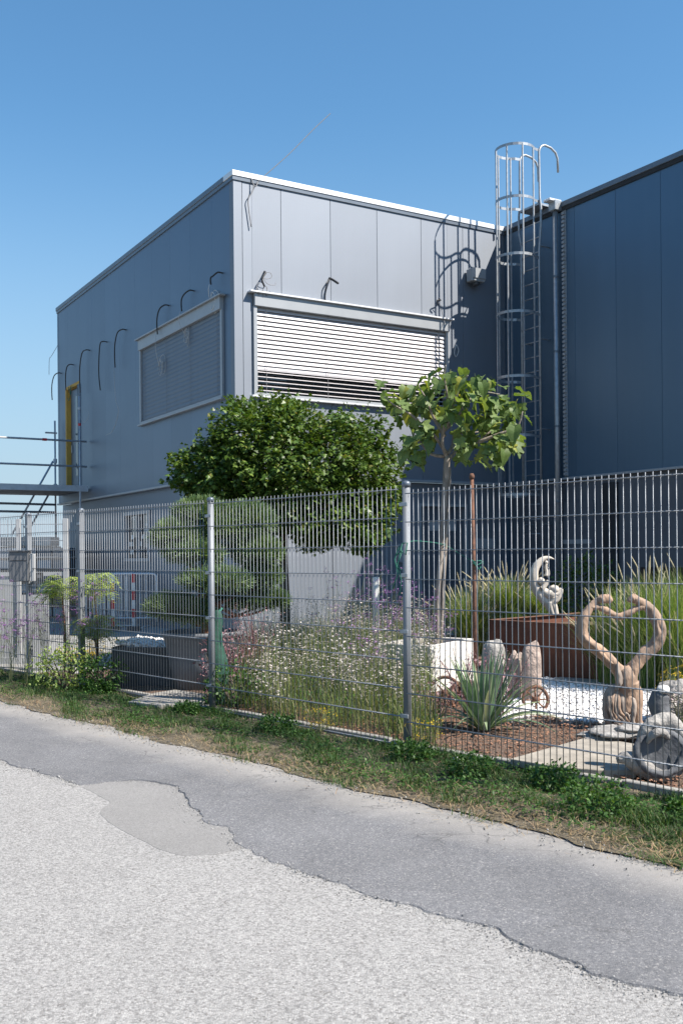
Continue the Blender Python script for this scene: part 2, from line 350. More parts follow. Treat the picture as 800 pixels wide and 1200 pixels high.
def blades(base, h, lean, wid, azim=None, curl=1.6, seg=3):
    """arching blades; base (n,3), h height, lean horizontal reach, wid width"""
    n = len(base); az_ = rng.uniform(0, 2*np.pi, n) if azim is None else azim
    dx = np.stack([np.cos(az_), np.sin(az_), np.zeros(n)], 1); sx = np.stack([-np.sin(az_), np.cos(az_), np.zeros(n)], 1)
    V = np.zeros((n, 2*(seg+1), 3)); 
    for i in range(seg+1):
        u = i/seg; P = base+dx*(lean*u**curl)[:, None]; P = P+np.array([0, 0, 1])*(h*(u-.18*(lean/np.maximum(h, .01))*u**3))[:, None]
        wv = (wid*(1-u)**.6*.5+.0004)[:, None]
        V[:, 2*i] = P-sx*wv; V[:, 2*i+1] = P+sx*wv
    f = np.array([(2*i, 2*i+1, 2*i+3, 2*i+2) for i in range(seg)])
    F = f[None]+(np.arange(n)*2*(seg+1))[:, None, None]
    return V.reshape(-1, 3), F.reshape(-1, 4)
def cat(parts):
    Vs, Fs, b = [], [], 0
    for V, F in parts: Vs.append(V); Fs.append(F+b); b += len(V)
    return np.concatenate(Vs), np.concatenate(Fs)
def in_poly(P, poly):
    x, y = P[:, 0], P[:, 1]; c = np.zeros(len(P), bool); n = len(poly)
    for i in range(n):
        x1, y1 = poly[i][:2]; x2, y2 = poly[(i+1) % n][:2]
        k = ((y1 > y) != (y2 > y)) & (x < (x2-x1)*(y-y1)/((y2-y1) or 1e-9)+x1); c ^= k
    return c
def sample_poly(poly, n):
    p = np.array([q[:2] for q in poly]); lo, hi = p.min(0), p.max(0); out = np.zeros((0, 2))
    while len(out) < n:
        q = rng.uniform(lo, hi, (n*3, 2)); out = np.concatenate([out, q[in_poly(q, poly)]])
    return out[:n]
def smooth_path(pts, k=5):
    P = [np.array(p, float) for p in pts]; P = [2*P[0]-P[1]]+P+[2*P[-1]-P[-2]]; out = []
    for i in range(1, len(P)-2):
        a, b, c, d = P[i-1:i+3]
        for j in range(k):
            t = j/k; out.append(.5*((2*b)+(-a+c)*t+(2*a-5*b+4*c-d)*t*t+(-a+3*b-3*c+d)*t**3))
    out.append(P[-2]); return out
def lerp_r(rs, m):
    return list(np.interp(np.linspace(0, 1, m), np.linspace(0, 1, len(rs)), rs))
def wig(a, s1, s2=0.): return math.sin(a*s1)*.6+math.sin(a*s1*2.7+1.3+s2)*.3+math.sin(a*s1*6.1+2+s2)*.18
LEAF_OVAL = ([(0, 0, 0), (-.28, .3, .05), (0, .34, 0), (.28, .3, .05), (-.26, .65, .02), (0, .66, -.03), (.26, .65, .02), (0, 1, -.1)],
             [(0, 2, 1, 1), (0, 3, 2, 2)])
OV_V = [(0, 0, 0), (-.3, .4, .05), (0, .5, 0), (.3, .4, .05), (0, 1, -.08)]
OV_F = [(0, 2, 4, 1), (0, 3, 4, 2)]

# ------------------------------------------------------------ the setting: ground, road, verge
FR = math.atan2(-math.cos(FA), math.sin(FA))
g = MB(); g.add([(-900, -400, -.06), (900, -400, -.06), (900, 1500, -.06), (-900, 1500, -.06)], [(0, 1, 2, 3)])
m_far = M('distant_ground', (.11, .115, .08), (.08, .085, .05), rough=1, scale=.3)
tag(g.build('ground', m_far), kind='structure')
# coarse old road surface, one sheet
m_road, nt_, p_, c_, n_ = aggregate('coarse_pale_asphalt', [(0, (.2, .195, .19)), (.3, (.3, .295, .285)), (.7, (.36, .352, .34)), (.93, (.43, .42, .405)), (1, (.17, .16, .15))], 118., bs=.55, bdist=.005, macro=(.93, 1.05))
def fsheet(name, s0, s1, n0, n1, z, mat, nx, ny, zf=None, edge=None):
    V = []; F_ = []
    for i in range(nx+1):
        for j in range(ny+1):
            s_ = s0+(s1-s0)*i/nx; a, b = n0, n1
            if edge: a, b = edge(s_)
            n_ = a+(b-a)*j/ny; P = fw(s_, n_, 0); V.append((P[0], P[1], z+(zf(s_, n_) if zf else 0)))
    for i in range(nx):
        for j in range(ny):
            a = i*(ny+1)+j; F_.append((a, a+ny+1, a+ny+2, a+1))
    me = np_mesh(name, V, F_, mat, True); o = link(name, me); return tag(o, kind='structure')
fsheet('road', -60, 30, -14, -1.0, -.008, m_road, 90, 20)
# newer dark asphalt strip with a broken edge, standing a little proud of the old surface
m_strip, nt_, p_, c_, n_ = aggregate('smooth_grey_asphalt', [(0, (.13, .132, .14)), (.5, (.175, .177, .185)), (.9, (.22, .22, .225)), (1, (.34, .33, .32))], 150., bs=.6, bdist=.003, macro=(.88, 1.12))
# pale dust lies on the strip towards the verge
tc_ = nt_.nodes.new('ShaderNodeTexCoord'); vm = nt_.nodes.new('ShaderNodeVectorMath'); vm.operation = 'DOT_PRODUCT'
vm.inputs[1].default_value = tuple(fN); nt_.links.new(tc_.outputs['Object'], vm.inputs[0])
nd = N(nt_, 'ShaderNodeTexNoise', Scale=1.6, Detail=9., Roughness=.72); nt_.links.new(tc_.outputs['Object'], nd.inputs['Vector'])
off = float(F0@fN)
mr = N(nt_, 'ShaderNodeMapRange'); nt_.links.new(vm.outputs['Value'], mr.inputs[0])
mr.inputs[1].default_value = off-1.75; mr.inputs[2].default_value = off-1.2; mr.inputs[3].default_value = -.45; mr.inputs[4].default_value = .5
am = N(nt_, 'ShaderNodeMath', _operation='ADD'); nt_.links.new(mr.outputs[0], am.inputs[0]); nt_.links.new(nd.outputs[0], am.inputs[1])
dm = ramp(nt_, am.outputs[0], [(.35, G(0)), (.95, G(.82))])
cc = mix(nt_, dm, c_, (.31, .295, .275))
wn_ = N(nt_, 'ShaderNodeTexNoise', Scale=3., Detail=6.); nt_.links.new(tc_.outputs['Object'], wn_.inputs['Vector'])
wa_ = nt_.nodes.new('ShaderNodeVectorMath'); wa_.operation = 'MULTIPLY_ADD'; wa_.inputs[1].default_value = (.5, .5, .5); nt_.links.new(wn_.outputs['Color'], wa_.inputs[0]); nt_.links.new(tc_.outputs['Object'], wa_.inputs[2])
vc_ = nt_.nodes.new('ShaderNodeTexVoronoi'); vc_.feature = 'DISTANCE_TO_EDGE'; vc_.inputs['Scale'].default_value = 2.2; nt_.links.new(wa_.outputs[0], vc_.inputs['Vector'])
ck = ramp(nt_, vc_.outputs['Distance'], [(0, G(1)), (.012, G(0))])
mm_ = N(nt_, 'ShaderNodeTexNoise', Scale=1.1, Detail=3.); nt_.links.new(tc_.outputs['Object'], mm_.inputs['Vector'])
ck = mix(nt_, 1., ck, ramp(nt_, mm_.outputs[0], [(.5, G(0)), (.62, G(.75))]), 'MULTIPLY')
cc = mix(nt_, ck, cc, (.07, .07, .07))
st_ = N(nt_, 'ShaderNodeTexNoise', Scale=.7, Detail=9., Roughness=.75); nt_.links.new(tc_.outputs['Object'], st_.inputs['Vector'])
cc = mix(nt_, 1., cc, ramp(nt_, st_.outputs[0], [(.35, G(.85)), (.65, G(1.12))]), 'MULTIPLY'); nt_.links.new(cc, p_.inputs['Base Color'])
LO = [(0, 890), (45, 903), (95, 920), (130, 915), (170, 913), (213, 921), (216, 934), (238, 960), (268, 968), (281, 986), (300, 1001), (347, 1019), (400, 1033), (450, 1051), (520, 1071), (570, 1086), (620, 1107), (700, 1137), (800, 1166)]
LOF = [toF(gnd(*p)) for p in LO]
ls = [p[0] for p in LOF]; ln = [p[1] for p in LOF]
def lower_edge(s_):
    b = float(np.interp(s_, ls, ln)) if ls[0] <= s_ <= ls[-1] else -2.32
    return b+.022*wig(s_, 5.3)+.016*wig(s_, 17, 1)+.006*wig(s_, 43, 2)*(.5+.5*math.sin(s_*2.3))
def strip_z(s_, n_): 
    e = lower_edge(s_); return 0. if n_-e > .02 else -.006
fsheet('asphalt_strip', -30, 10, -2.3, -1.0, -.001, m_strip, 1600, 24, lambda s, n: .003*math.sin(n*9+s*.7)*1., edge=lambda s: (lower_edge(s), -.8))
# its broken vertical face
V = []; F_ = []
for i in range(1601):
    s_ = -30+40*i/1600; e = lower_edge(s_); a = fw(s_, e); b = fw(s_, e-.012-.006*math.sin(s_*71))
    V += [(a[0], a[1], -.001+.003*math.sin(e*9+s_*.7)), (b[0], b[1], -.012)]
    if i: k = 2*i; F_.append((k-2, k, k+1, k-1))
tag(link('asphalt_strip_edge', np_mesh('asphalt_strip_edge', V, F_, m_strip)), kind='structure')
# smooth pale patch where the strip has worn through
m_patch, *_ = aggregate('worn_pale_patch', [(0, (.2, .195, .19)), (.5, (.24, .235, .228)), (1, (.28, .275, .265))], 170., bs=.35, bdist=.002, macro=(.9, 1.08))
PP = [(96, 921), (120, 915), (165, 913), (225, 912), (245, 930), (228, 940), (235, 950), (262, 955), (288, 966), (292, 985), (276, 994), (248, 1000), (205, 999), (170, 985), (128, 962), (118, 948), (128, 938)]
pp = smooth_path([gnd(*p)[:2] for p in PP+[PP[0]]], 4)[:-1]
tag(MB().prism([(p[0]+.004*math.sin(i*2.1), p[1]+.006*math.sin(i*1.7)) for i, p in enumerate(pp)], -.03, -.0068).build('road_patch', m_patch), kind='structure')
# loose grit along the broken edge
ico = [(0, 0, 1), (.9, 0, .3), (.28, .85, .3), (-.72, .53, .3), (-.72, -.53, .3), (.28, -.85, .3), (.72, .53, -.4), (-.28, .85, -.4), (-.9, 0, -.4), (-.28, -.85, -.4), (.72, -.53, -.4)]
icof = [(0, 1, 2), (0, 2, 3), (0, 3, 4), (0, 4, 5), (0, 5, 1), (1, 6, 2), (2, 7, 3), (3, 8, 4), (4, 9, 5), (5, 10, 1), (2, 6, 7), (3, 7, 8), (4, 8, 9), (5, 9, 10), (1, 10, 6)]
def stones(n, P, smin, smax, z=0.):
    S = rng.uniform(smin, smax, n)[:, None]*rng.uniform(.6, 1.2, (n, 3))
    T = np.column_stack([P, np.full(n, z)+S[:, 2]*.35]) if P.shape[1] == 2 else P
    return inst(ico, icof, basis(rdir(n), roll=rng.uniform(0, 6, n)), T, S)
n = 2600; s_ = np.where(rng.random(n) < .75, rng.uniform(-2.5, 4, n), rng.uniform(-9, 4, n)); q = np.abs(rng.normal(0, .05, n))
P = np.array([fw(a, lower_edge(a)-b)[:2] for a, b in zip(s_, q)])
V1 = stones(n, P, .0015, .0048, -.008)
m_grit = M('loose_grit', (.33, .325, .315), (.22, .215, .21), rough=1, scale=2, island=.35)
n = 2500; s_ = rng.uniform(-9, 4, n); P = np.array([fw(a, -1.12+rng.normal(0, .1))[:2] for a in s_])
V2 = stones(n, P, .002, .006, .005)
n = 260; s_ = rng.uniform(-2.2, 4, n); P = np.array([fw(a, lower_edge(a)+rng.normal(-.004, .014))[:2] for a in s_]); V3 = stones(n, P, .002, .0065, -.003)
V, F_ = cat([V1, V2, V3]); tag(link('loose_gravel', np_mesh('loose_gravel', V, F_, m_grit)), 'loose grit lying along the broken asphalt edges', 'gravel', kind='stuff')

# verge: bumpy soil, grass, weeds
def vz(s_, n_):
    return max(0, min(1, (n_+1.1)/.16))*-.0+max(0., min(1., (n_+1.02)/.2))*.03*math.exp(-((n_+.55)/.35)**2)+max(0., min(1., (n_+1.02)/.2))*(.012*wig(s_*1.3+n_*2, 3)+.006*math.sin(s_*23+n_*17))
def vedge(s_): return -1.07-.05*wig(s_, 3.1)-.03*wig(s_, 11)
m_verge = M('verge_soil', (.17, .14, .095), (.07, .06, .04), rough=1, scale=9, bs=1, bscale=90, bdist=.02)
fsheet('grass_verge', -30, 10, -1.1, .05, .006, m_verge, 400, 18, vz, edge=lambda s: (vedge(s)-.03, .06))
def noise2(x, y):
    return np.sin(x*2.1+1)*np.cos(y*3.3)+.6*np.sin(x*5.3+y*4.1+2)+.4*np.sin(x*11.7-y*9.1)
def vbase(n, smin, smax, nmin=-1.12, nmax=.12, power=1.):
    s_ = smin+(smax-smin)*rng.random(n)**power; t = rng.uniform(nmin, nmax, n); return s_, t
n = 80000; u = rng.random(n); s_ = 3.6-13*u**1.7; t = rng.uniform(-1.16, .1, n)
dens = noise2(s_, t*2)+.9-1.7*np.clip((-t-.78)/.3, 0, 1)+.5*np.exp(-((t+.35)/.3)**2)-.9*np.clip((t+.05)/.1, 0, 1)
keep = dens > rng.uniform(-.9, 1.2, n); s_, t = s_[keep], t[keep]; n = len(s_)
B = np.array([fw(a, b, .004+vz(a, b)) for a, b in zip(s_, t)])
vig = np.clip(.55+.35*noise2(s_*1.3+3, t*3), .25, 1.15)
h = rng.uniform(.03, .085, n)*vig
GV = blades(B, h, rng.uniform(.01, .07, n), rng.uniform(.003, .0065, n), seg=2)
tag(link('verge_grass', np_mesh('verge_grass', *GV, l_grass)), 'short green grass growing along the foot of the fence', 'grass', kind='stuff')
# low broad weeds
n = 44000; u = rng.random(n); s_ = 3.6-13*u**1.7; t = rng.uniform(-1.0, .1, n)
keep = noise2(s_*.9+4, t*2.5+1) > rng.uniform(-.4, 1.3, n); s_, t = s_[keep], t[keep]; n = len(s_)
B = np.array([fw(a, b, .012+vz(a, b)) for a, b in zip(s_, t)])+np.column_stack([np.zeros(n), np.zeros(n), rng.uniform(0, .05, n)])
d = rdir(n); d[:, 2] = np.abs(d[:, 2])*.5
WV = inst(OV_V, OV_F, basis(d, roll=rng.uniform(-.5, .5, n)), B, rng.uniform(.012, .03, n))
tag(link('ground_weeds', np_mesh('ground_weeds', *WV, l_weed)), 'low leafy weeds creeping through the verge grass', 'weeds', kind='stuff')
n = 9000; u = rng.random(n); s_ = 3.6-13*u**1.5; t = np.where(rng.random(n) < .7, rng.normal(-.98, .12, n), rng.uniform(-1, .4, n))
B = np.array([fw(a, b, .012+vz(a, min(b, 0))) for a, b in zip(s_, t)])
d = rdir(n); d[:, 2] = np.abs(d[:, 2])*.25
DV = inst([(-.03, 0, 0), (.03, 0, 0), (.03, 1, .1), (-.03, 1, .1)], [(0, 1, 2, 3)], basis(d), B, rng.uniform(.02, .06, n))
tag(link('dry_straw', np_mesh('dry_straw', *DV, l_dry)), 'dry straw and dead blades along the road side of the verge', 'straw', kind='stuff')

# garden ground
gz = lambda s, n: .02+.012*wig(s+n, 2.3)+.012*math.sin(n*3.1+s*1.7)
fsheet('garden_soil', -6.5, 12, .12, 16, 0, m_soil, 180, 150, gz)
m_pave = M('pale_yard_paving', (.3, .3, .29), (.25, .25, .24), rough=.9, scale=2)
fsheet('yard_paving', -45, -6.2, .12, 40, .01, m_pave, 20, 20)
# kerb stones at the foot of the fence
kerb = bpy.data.objects.new('garden_kerb', None); COL.objects.link(kerb); kerb.location = tuple(F0); kerb.rotation_euler = (0, 0, FR); kerb['kind'] = 'structure'
kme = MB().box(0, .99, -.03, .03, -.15, .045, .006).mesh('kerb_stone', m_concrete)
for i in range(13):
    link('kerb_stone', kme, kerb, (-8.2+i*1.0, .085, .005*math.sin(i*2.2)+(.012 if i > 9 else 0)), (0, R(random.uniform(-.25, .25)), R(random.uniform(-.3, .3))))

# ------------------------------------------------------------ office block (axes: x along the front, y away along the side)
office = empty('office_building', B0, 'silver-grey clad two-storey office block with two wide shuttered windows', 'building', BA)
J = .006
PAN = {}
def wall_panels(root, cols, z0, z1, holes, place, mat, key, proud=.03):
    """place(a,b,z0,z1,d) -> box bounds for a panel spanning a..b along the wall"""
    for a, b in cols:
        cells = [(a, b, z0, z1)]
        for (h0, h1, k0, k1) in holes:
            nc = []
            for (x0, x1, y0, y1) in cells:
                if x1 <= h0 or x0 >= h1 or y1 <= k0 or y0 >= k1: nc.append((x0, x1, y0, y1)); continue
                if x0 < h0: nc.append((x0, h0, y0, y1))
                if x1 > h1: nc.append((h1, x1, y0, y1))
                xa, xb = max(x0, h0), min(x1, h1)
                if y0 < k0: nc.append((xa, xb, y0, k0))
                if y1 > k1: nc.append((xa, xb, k1, y1))
            cells = nc
        for (x0, x1, y0, y1) in cells:
            if x1-x0 < .02: continue
            e0 = J/2 if abs(x0-a) < 1e-6 else 0; e1 = J/2 if abs(x1-b) < 1e-6 else 0
            k = (key, round(x1-x0-e0-e1, 3), round(y1-y0, 3))
            if k not in PAN:
                wdt = x1-x0-e0-e1
                PAN[k] = place(wdt, y1-y0).mesh('wall_panel', mat)
            loc = ((x0+e0, 0, y0) if key[0] == 'f' else (0, x0+e0, y0))
            link('wall_panel', PAN[k], root, loc)
ZS = 2.86
# core walls behind the panels (dark joints show between panels), with openings left free
def core(root, name, segs, mat): 
    m_ = MB()
    for s in segs: m_.box(*s)
    return m_.build(name, mat, root)
WH = (.34, 4.52, 4.20, 5.98)      # front window hole: x0,x1,z0,z1
SH = (.43, 4.55, 4.20, 5.98)      # side window hole (along y)
DH = (8.85, 10.15, 3.2, 5.8)      # side door hole
core(office, 'wall_core', [(.03, WH[0], .031, .3, ZS, 7.9), (WH[0], WH[1], .031, .3, ZS, WH[2]), (WH[0], WH[1], .031, .3, WH[3], 7.9), (WH[1], 5.965, .031, .3, ZS, 7.9),
    ], m_joint)
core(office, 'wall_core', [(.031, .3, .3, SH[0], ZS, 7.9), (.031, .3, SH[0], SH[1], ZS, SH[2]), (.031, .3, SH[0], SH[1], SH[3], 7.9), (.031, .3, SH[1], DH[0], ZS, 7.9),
    (.031, .3, DH[0], DH[1], ZS, DH[2]), (.031, .3, DH[0], DH[1], DH[3], 7.9), (.031, .3, DH[1], LF-.02, ZS, 7.9), (.3, 5.9, LF-.3, LF-.02, ZS, 7.9)], clad_shaded)
fcols = [(.16, .905)]+[(.905+i, 1.905+i) for i in range(5)]+[(5.905, 5.965)]
wall_panels(office, fcols, ZS, 7.93, [WH], lambda w_, h_: MB().box(0, w_, 0, .031, 0, h_, .0025), clad, 'f')
scols = [(.16, .9)]+[(.9+i, 1.9+i) for i in range(9)]+[(9.9, LF-.12)]
wall_panels(office, scols, ZS, 7.93, [SH, DH], lambda w_, h_: MB().box(0, .031, 0, w_+.0035, 0, h_, .0006), clad_shaded, 's')
# corner profiles
MB().add([(0, 0, 0)], []) if 0 else None
c_ = MB(); c_.prism([(0, 0), (.157, 0), (.157, .03), (.03, .03), (.03, .157), (0, .157)], ZS, 7.93); c_.v = [(x-.004, y-.004, z) for x, y, z in c_.v]; c_.build('corner_trim', clad, office)
c_ = MB(); c_.prism([(-.004, LF-.118), (.04, LF-.118), (.04, LF), (-.004, LF)], ZS, 7.93); c_.build('corner_trim', clad_shaded, office)
# drip ledge at the foot of the cladding, then the plinth storey set back
MB().box(-.05, 5.965, -.05, .06, ZS-.045, ZS-.002, .004).build('drip_ledge', m_frame, office)
MB().box(-.05, .06, .06, LF, ZS-.045, ZS-.002, .004).build('drip_ledge', m_frame, office)
BW = (4.33, 5.91, 1.35, 2.42)
MB().box(.09, 3.85, .09, .35, -.1, ZS-.045).box(5.02, 5.965, .09, .35, -.1, ZS-.045).box(3.85, 5.02, .09, .35, 2.42, ZS-.045).build('plinth_wall', clad, office)
MB().box(.09, .35, .351, BW[0], -.1, ZS-.045).box(.09, .35, BW[0], BW[1], -.1, BW[2]).box(.09, .35, BW[0], BW[1], BW[3], ZS-.045).box(.09, .35, BW[1], LF-.05, -.1, ZS-.045).build('plinth_wall', clad_shaded, office)
for a in (.93, 1.95, 2.97): MB().box(a, a+.008, .086, .0895, .0, ZS-.05).build('plinth_joint', m_joint, office)
# roof
MB().box(.2, 5.97, .2, LF-.2, 7.7, 7.8).build('roof', m_deck, office)
MB().box(-.035, 5.99, -.035, .34, 7.905, 8.0, .006).build('roof_coping', m_coping, office)
MB().box(-.035, .34, .342, LF+.03, 7.905, 8.0, .006).build('roof_coping', m_coping_dark, office)
MB().box(-.022, 5.965, -.022, .0295, 7.84, 7.903).build('soffit_strip', m_coping_dark, office)
MB().box(-.022, .0295, .0305, LF, 7.84, 7.903).build('soffit_strip', m_coping_dark, office)
# interior dark screens behind windows
# --- front window
def shutter_window(root, name, x0, x1, z0, z1, zb, zopen, side, mslat, pitch, fl, fr):
    """built for a wall along x facing -y; side=True swaps to a wall along y facing -x"""
    T_ = (lambda b: (b[2], b[3], b[0], b[1], b[4], b[5])) if side else (lambda b: b)
    win = MB()
    for b in [(x0, x0+fl, -.045, .12, z0, z1-.24), (x1-fr, x1, -.045, .12, z0, z1-.24), (x0+fl, x1-fr, -.04, .12, z0, z0+.055)]: win.box(*T_(b), .004)
    wo = win.build('window_frame', m_frame, root)
    MB().box(*T_((x0-.05, x1+.05, -.085, .03, z0-.03, z0-.001)), .003).build('window_sill', m_coping if not side else m_frame, root)
    hd = MB().box(*T_((x0+.01, x1-.01, -.075, .12, z1-.245, z1-.03)), .004).build('blind_box', m_frame, root)
    MB().box(*T_((x0-.09, x1+.07, -.125, -.0005, z1-.028, z1)), .003).build('window_head_flashing', m_coping if not side else m_frame, root)
    MB().box(*T_((x0+fl, x1-fr, .17, .19, z0, z1-.24))).build('window_glass', m_glass, root)
    MB().box(*T_((x0, x1, .2, .3, z0, z1))).build('window_lining', m_black, root)
    bl = MB()
    for a in np.linspace(x0+fl+.18, x1-fr-.18, 4):
        bl.box(*T_((a-.003, a+.003, -.022, -.019, z0+.06, z1-.25)))
    blo = bl.build('window_blind', m_cord, root)
    L_ = x1-fr-x0-fl-.02; zz = z1-.27; me = {}
    i = 0
    while zz > z0+.07:
        opened = zz < zopen
        # slats are curved blades; shut ones stand near upright, open ones lie almost flat
        ang = (R(62) if not side else R(86)) if not opened else R(17)
        if abs(zz-zopen) < pitch*.6: ang = R(82)
        key = round(ang, 3)
        if key not in me:
            m_ = MB(); pr = []
            for q in np.linspace(-1, 1, 5):
                u = q*.047; c = .008*(1-q*q); pr.append((u*math.cos(ang)-c*math.sin(ang), u*math.sin(ang)+c*math.cos(ang)))  # outer edge low
            pts = [(-y, z) for y, z in pr]; 
            v = []; 
            for xx in (0, L_):
                v += [(xx, p[0], p[1]) for p in pr]+[(xx, p[0]+.0012, p[1]-.0012) for p in pr]
            f = []
            for k in range(4): f += [(k, k+1, 11+k, 10+k), (5+k, 15+k, 16+k, 6+k)]
            f += [(0, 10, 15, 5), (4, 9, 19, 14)]
            if side: v = [(y, x, z) for x, y, z in v]
            m_.add(v, f); me[key] = m_.mesh('slat', mslat, False)
        wb = .003*math.sin(i*1.7)
        loc = (x0+fl+.01, .02, zz); 
        if side: loc = (-.0, x0+fl+.01, zz)
        link('slat', me[key], blo, loc)
        zz -= pitch; i += 1
shutter_window(office, 'front', .34, 4.52, 4.20, 5.98, 0, 4.68, False, m_slat, .078, .07, .06)
shutter_window(office, 'side', .43, 4.55, 4.20, 5.98, 0, 0, True, m_slat_shaded, .082, .07, .07)
# --- side door with yellow timber lining and a narrow light beside it
dfr = MB().box(.0, .12, 10.05, 10.15, 3.2, 5.8).box(.0, .12, 8.85, 10.05, 5.72, 5.8).build('door_frame', m_yellowwood, office)
dr = MB().box(.1, .15, 9.05, 10.0, 3.22, 5.7, .004).build('door', clad_shaded, office)
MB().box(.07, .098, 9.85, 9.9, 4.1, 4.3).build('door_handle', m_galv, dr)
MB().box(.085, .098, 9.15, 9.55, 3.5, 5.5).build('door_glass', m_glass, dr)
MB().box(-.02, .1, 8.85, 8.93, 3.2, 5.72).box(-.02, .1, 9.0, 9.04, 3.2, 5.72).build('door_post', clad_shaded, office)
# --- ground floor side window with white reflections painted on the pane as strips
bwf = MB().box(.05, .2, BW[0], BW[0]+.07, BW[2], BW[3]).box(.05, .2, BW[1]-.07, BW[1], BW[2], BW[3]).box(.05, .2, BW[0]+.07, BW[1]-.07, BW[3]-.07, BW[3]).box(.05, .2, BW[0]+.07, BW[1]-.07, BW[2], BW[2]+.07)\
    .box(.06, .19, 5.08, 5.13, BW[2]+.07, BW[3]-.07).build('ground_floor_window', m_frame, office)
MB().box(.14, .15, BW[0]+.07, BW[1]-.07, BW[2]+.07, BW[3]-.07).build('pane', m_glass, bwf)
r0 = random.Random(5)
for k in range(22):
    y = r0.uniform(BW[0]+.12, BW[1]-.35); z = r0.choice([1.5, 1.68, 1.83, 1.97, 2.1, 2.24])
    MB().box(.134, .138, y, y+r0.uniform(.06, .25), z, z+r0.uniform(.05, .1)).build('painted_reflection', m_white, bwf)
# --- front door in the plinth
dd = MB().box(3.9, 4.97, .12, .17, .02, 2.37, .004).build('entrance_door', m_door, office)
MB().box(3.85, 3.9, .06, .2, 0, 2.42).box(4.97, 5.02, .06, .2, 0, 2.42).box(3.9, 4.97, .06, .2, 2.37, 2.42).build('door_frame', m_frame, office)
MB().tube([(4.86, .09, 1.05), (4.72, .09, 1.05)], .012).build('door_handle', m_galv, dd)
MB().box(4.1, 4.77, .105, .12, 1.9, 2.1, .003).build('door_sign', m_frame, dd)
MB().box(5.2, 5.7, .04, .089, 1.55, 1.75, .004).build('switch_box', m_frame, office)
MB().box(3.35, 3.6, .04, .089, 1.3, 1.65, .004).build('meter_box', m_frame, office)
# --- black conduits curling out of the walls
def conduit(name, pts, r=.014, mat=m_black, parent=office): return MB().tube(smooth_path(pts, 5), r, 6).build(name, mat, parent, True)
def loops(c, r_, n_, seed, side):
    r0 = random.Random(seed); P = []
    for k in range(n_*8):
        a = k/8*2*math.pi; q = r_*(1+.5*math.sin(a*.37+seed)); P.append((c[0]-(.05+.03*math.sin(a*.7)) if side else c[0]+q*math.cos(a)*.8, c[1]+q*math.cos(a)*.8 if side else c[1]-.05, c[2]+q*math.sin(a)*(1+.4*r0.random())))
    return P
# side wall: y along the wall, height, drop of the black tube
for k, (y, z, dp, dy) in enumerate([(10.59, 6.24, .52, .35), (9.51, 6.28, .5, .15), (8.16, 6.40, .78, .3), (6.87, 6.36, .88, .1), (5.58, 6.38, .62, .28), (3.07, 6.36, .42, .22), (1.83, 6.36, .27, .2), (.57, 6.38, .14, .12)]):
    dp *= 1.25
    co = conduit('conduit', [(.02, y-.12, z-.02), (-.07, y-.06, z), (-.11, y+dy*.5, z-.04), (-.13, y+dy*.9, z-dp*.35), (-.13, y+dy, z-dp*.7), (-.12, y+dy-(.06 if k == 3 else 0), z-dp)])
    e = (-.15, y+dy, z-dp)
    if k == 1: conduit('coiled_cable', loops((0, y+dy-.1, z-dp-.05), .13, 2, 3, True), .006, m_green, co)
    if k == 2: conduit('dangling_cable', [e, (-.14, y+dy, z-dp-.5), (-.12, y+dy-.3, z-dp-.75), (-.1, y+dy-.6, z-dp-.65), (-.1, y+dy-.55, z-dp-.5)], .0035, m_thinwire, co)
    if k == 4: conduit('dangling_cable', [e, (-.15, y+dy-.1, z-dp-.7), (-.12, y+dy-.2, z-dp-1.0), (-.1, y+dy+.25, z-dp-1.35), (-.08, y+dy+.8, z-dp-1.4)], .0045, m_thinwire, co)
    if k == 5: conduit('dangling_cable', [e, (-.16, y+dy, z-dp-.3)]+loops((0, y+dy-.03, z-dp-.62), .12, 4, 9, True), .0045, m_thinwire, co)
    if k == 6: conduit('dangling_cable', [e, (-.16, y+dy+.05, z-dp-.2)]+loops((0, y+dy-.05, z-dp-.45), .1, 4, 5, True), .0045, m_thinwire, co)
    if k == 7: conduit('dangling_cable', [e, (-.16, y+dy+.02, z-dp-.12)]+loops((0, y+dy+.03, z-dp-.28), .12, 3, 2, True), .0055, m_white, co)
    if k == 0: conduit('dangling_cable', [(-.02, LF-.1, 7.0), (-.12, LF+.15, 6.75), (-.12, LF+.35, 6.7), (-.12, LF+.4, 6.3)], .006, m_cord, co)
def fp(px, py, t=0.): # surveyed point on the front wall, t metres proud of it
    n = eT; p0 = B0-eT*t; d = ray(px, py); P = CAM+d*(np.dot(p0-CAM, n)/np.dot(d, n)); return tuple(toB(P))
conduit('conduit', [fp(386, 326), fp(390, 328, .12), fp(396, 332, .25)], .022)
conduit('conduit_cable', [fp(386, 327, .05), fp(383, 333, .08), fp(381, 345, .06), fp(381, 352, .06)], .012)
conduit('conduit', [fp(310, 318), fp(311, 320, .1), fp(307, 327, .12), fp(310, 336, .12)], .016)
conduit('conduit_cable', [fp(310, 319, .1), fp(317, 320, .12), fp(318, 325, .12), fp(312, 327, .1), fp(308, 325, .1), fp(314, 333, .12), fp(322, 334, .1), fp(323, 331, .1)], .005, m_cord)
conduit('conduit_cable', [fp(309, 328, .1), fp(302, 333, .1), fp(301, 339, .1), fp(304, 346, .09)], .006, m_cord)
conduit('conduit_cable', [fp(310, 335, .1), fp(308, 340, .1), fp(309, 347, .09)], .007, m_cord)
conduit('conduit_cable', [fp(312, 335, .1), fp(313, 340, .1), fp(312, 347, .09)], .007, m_cord)
conduit('hanging_cable', [fp(294.5, 209, .03), fp(297, 217, .06), fp(296, 224, .06), fp(291, 233, .05), fp(291.5, 245, .04), fp(294.5, 266, .04)], .009, m_cord)
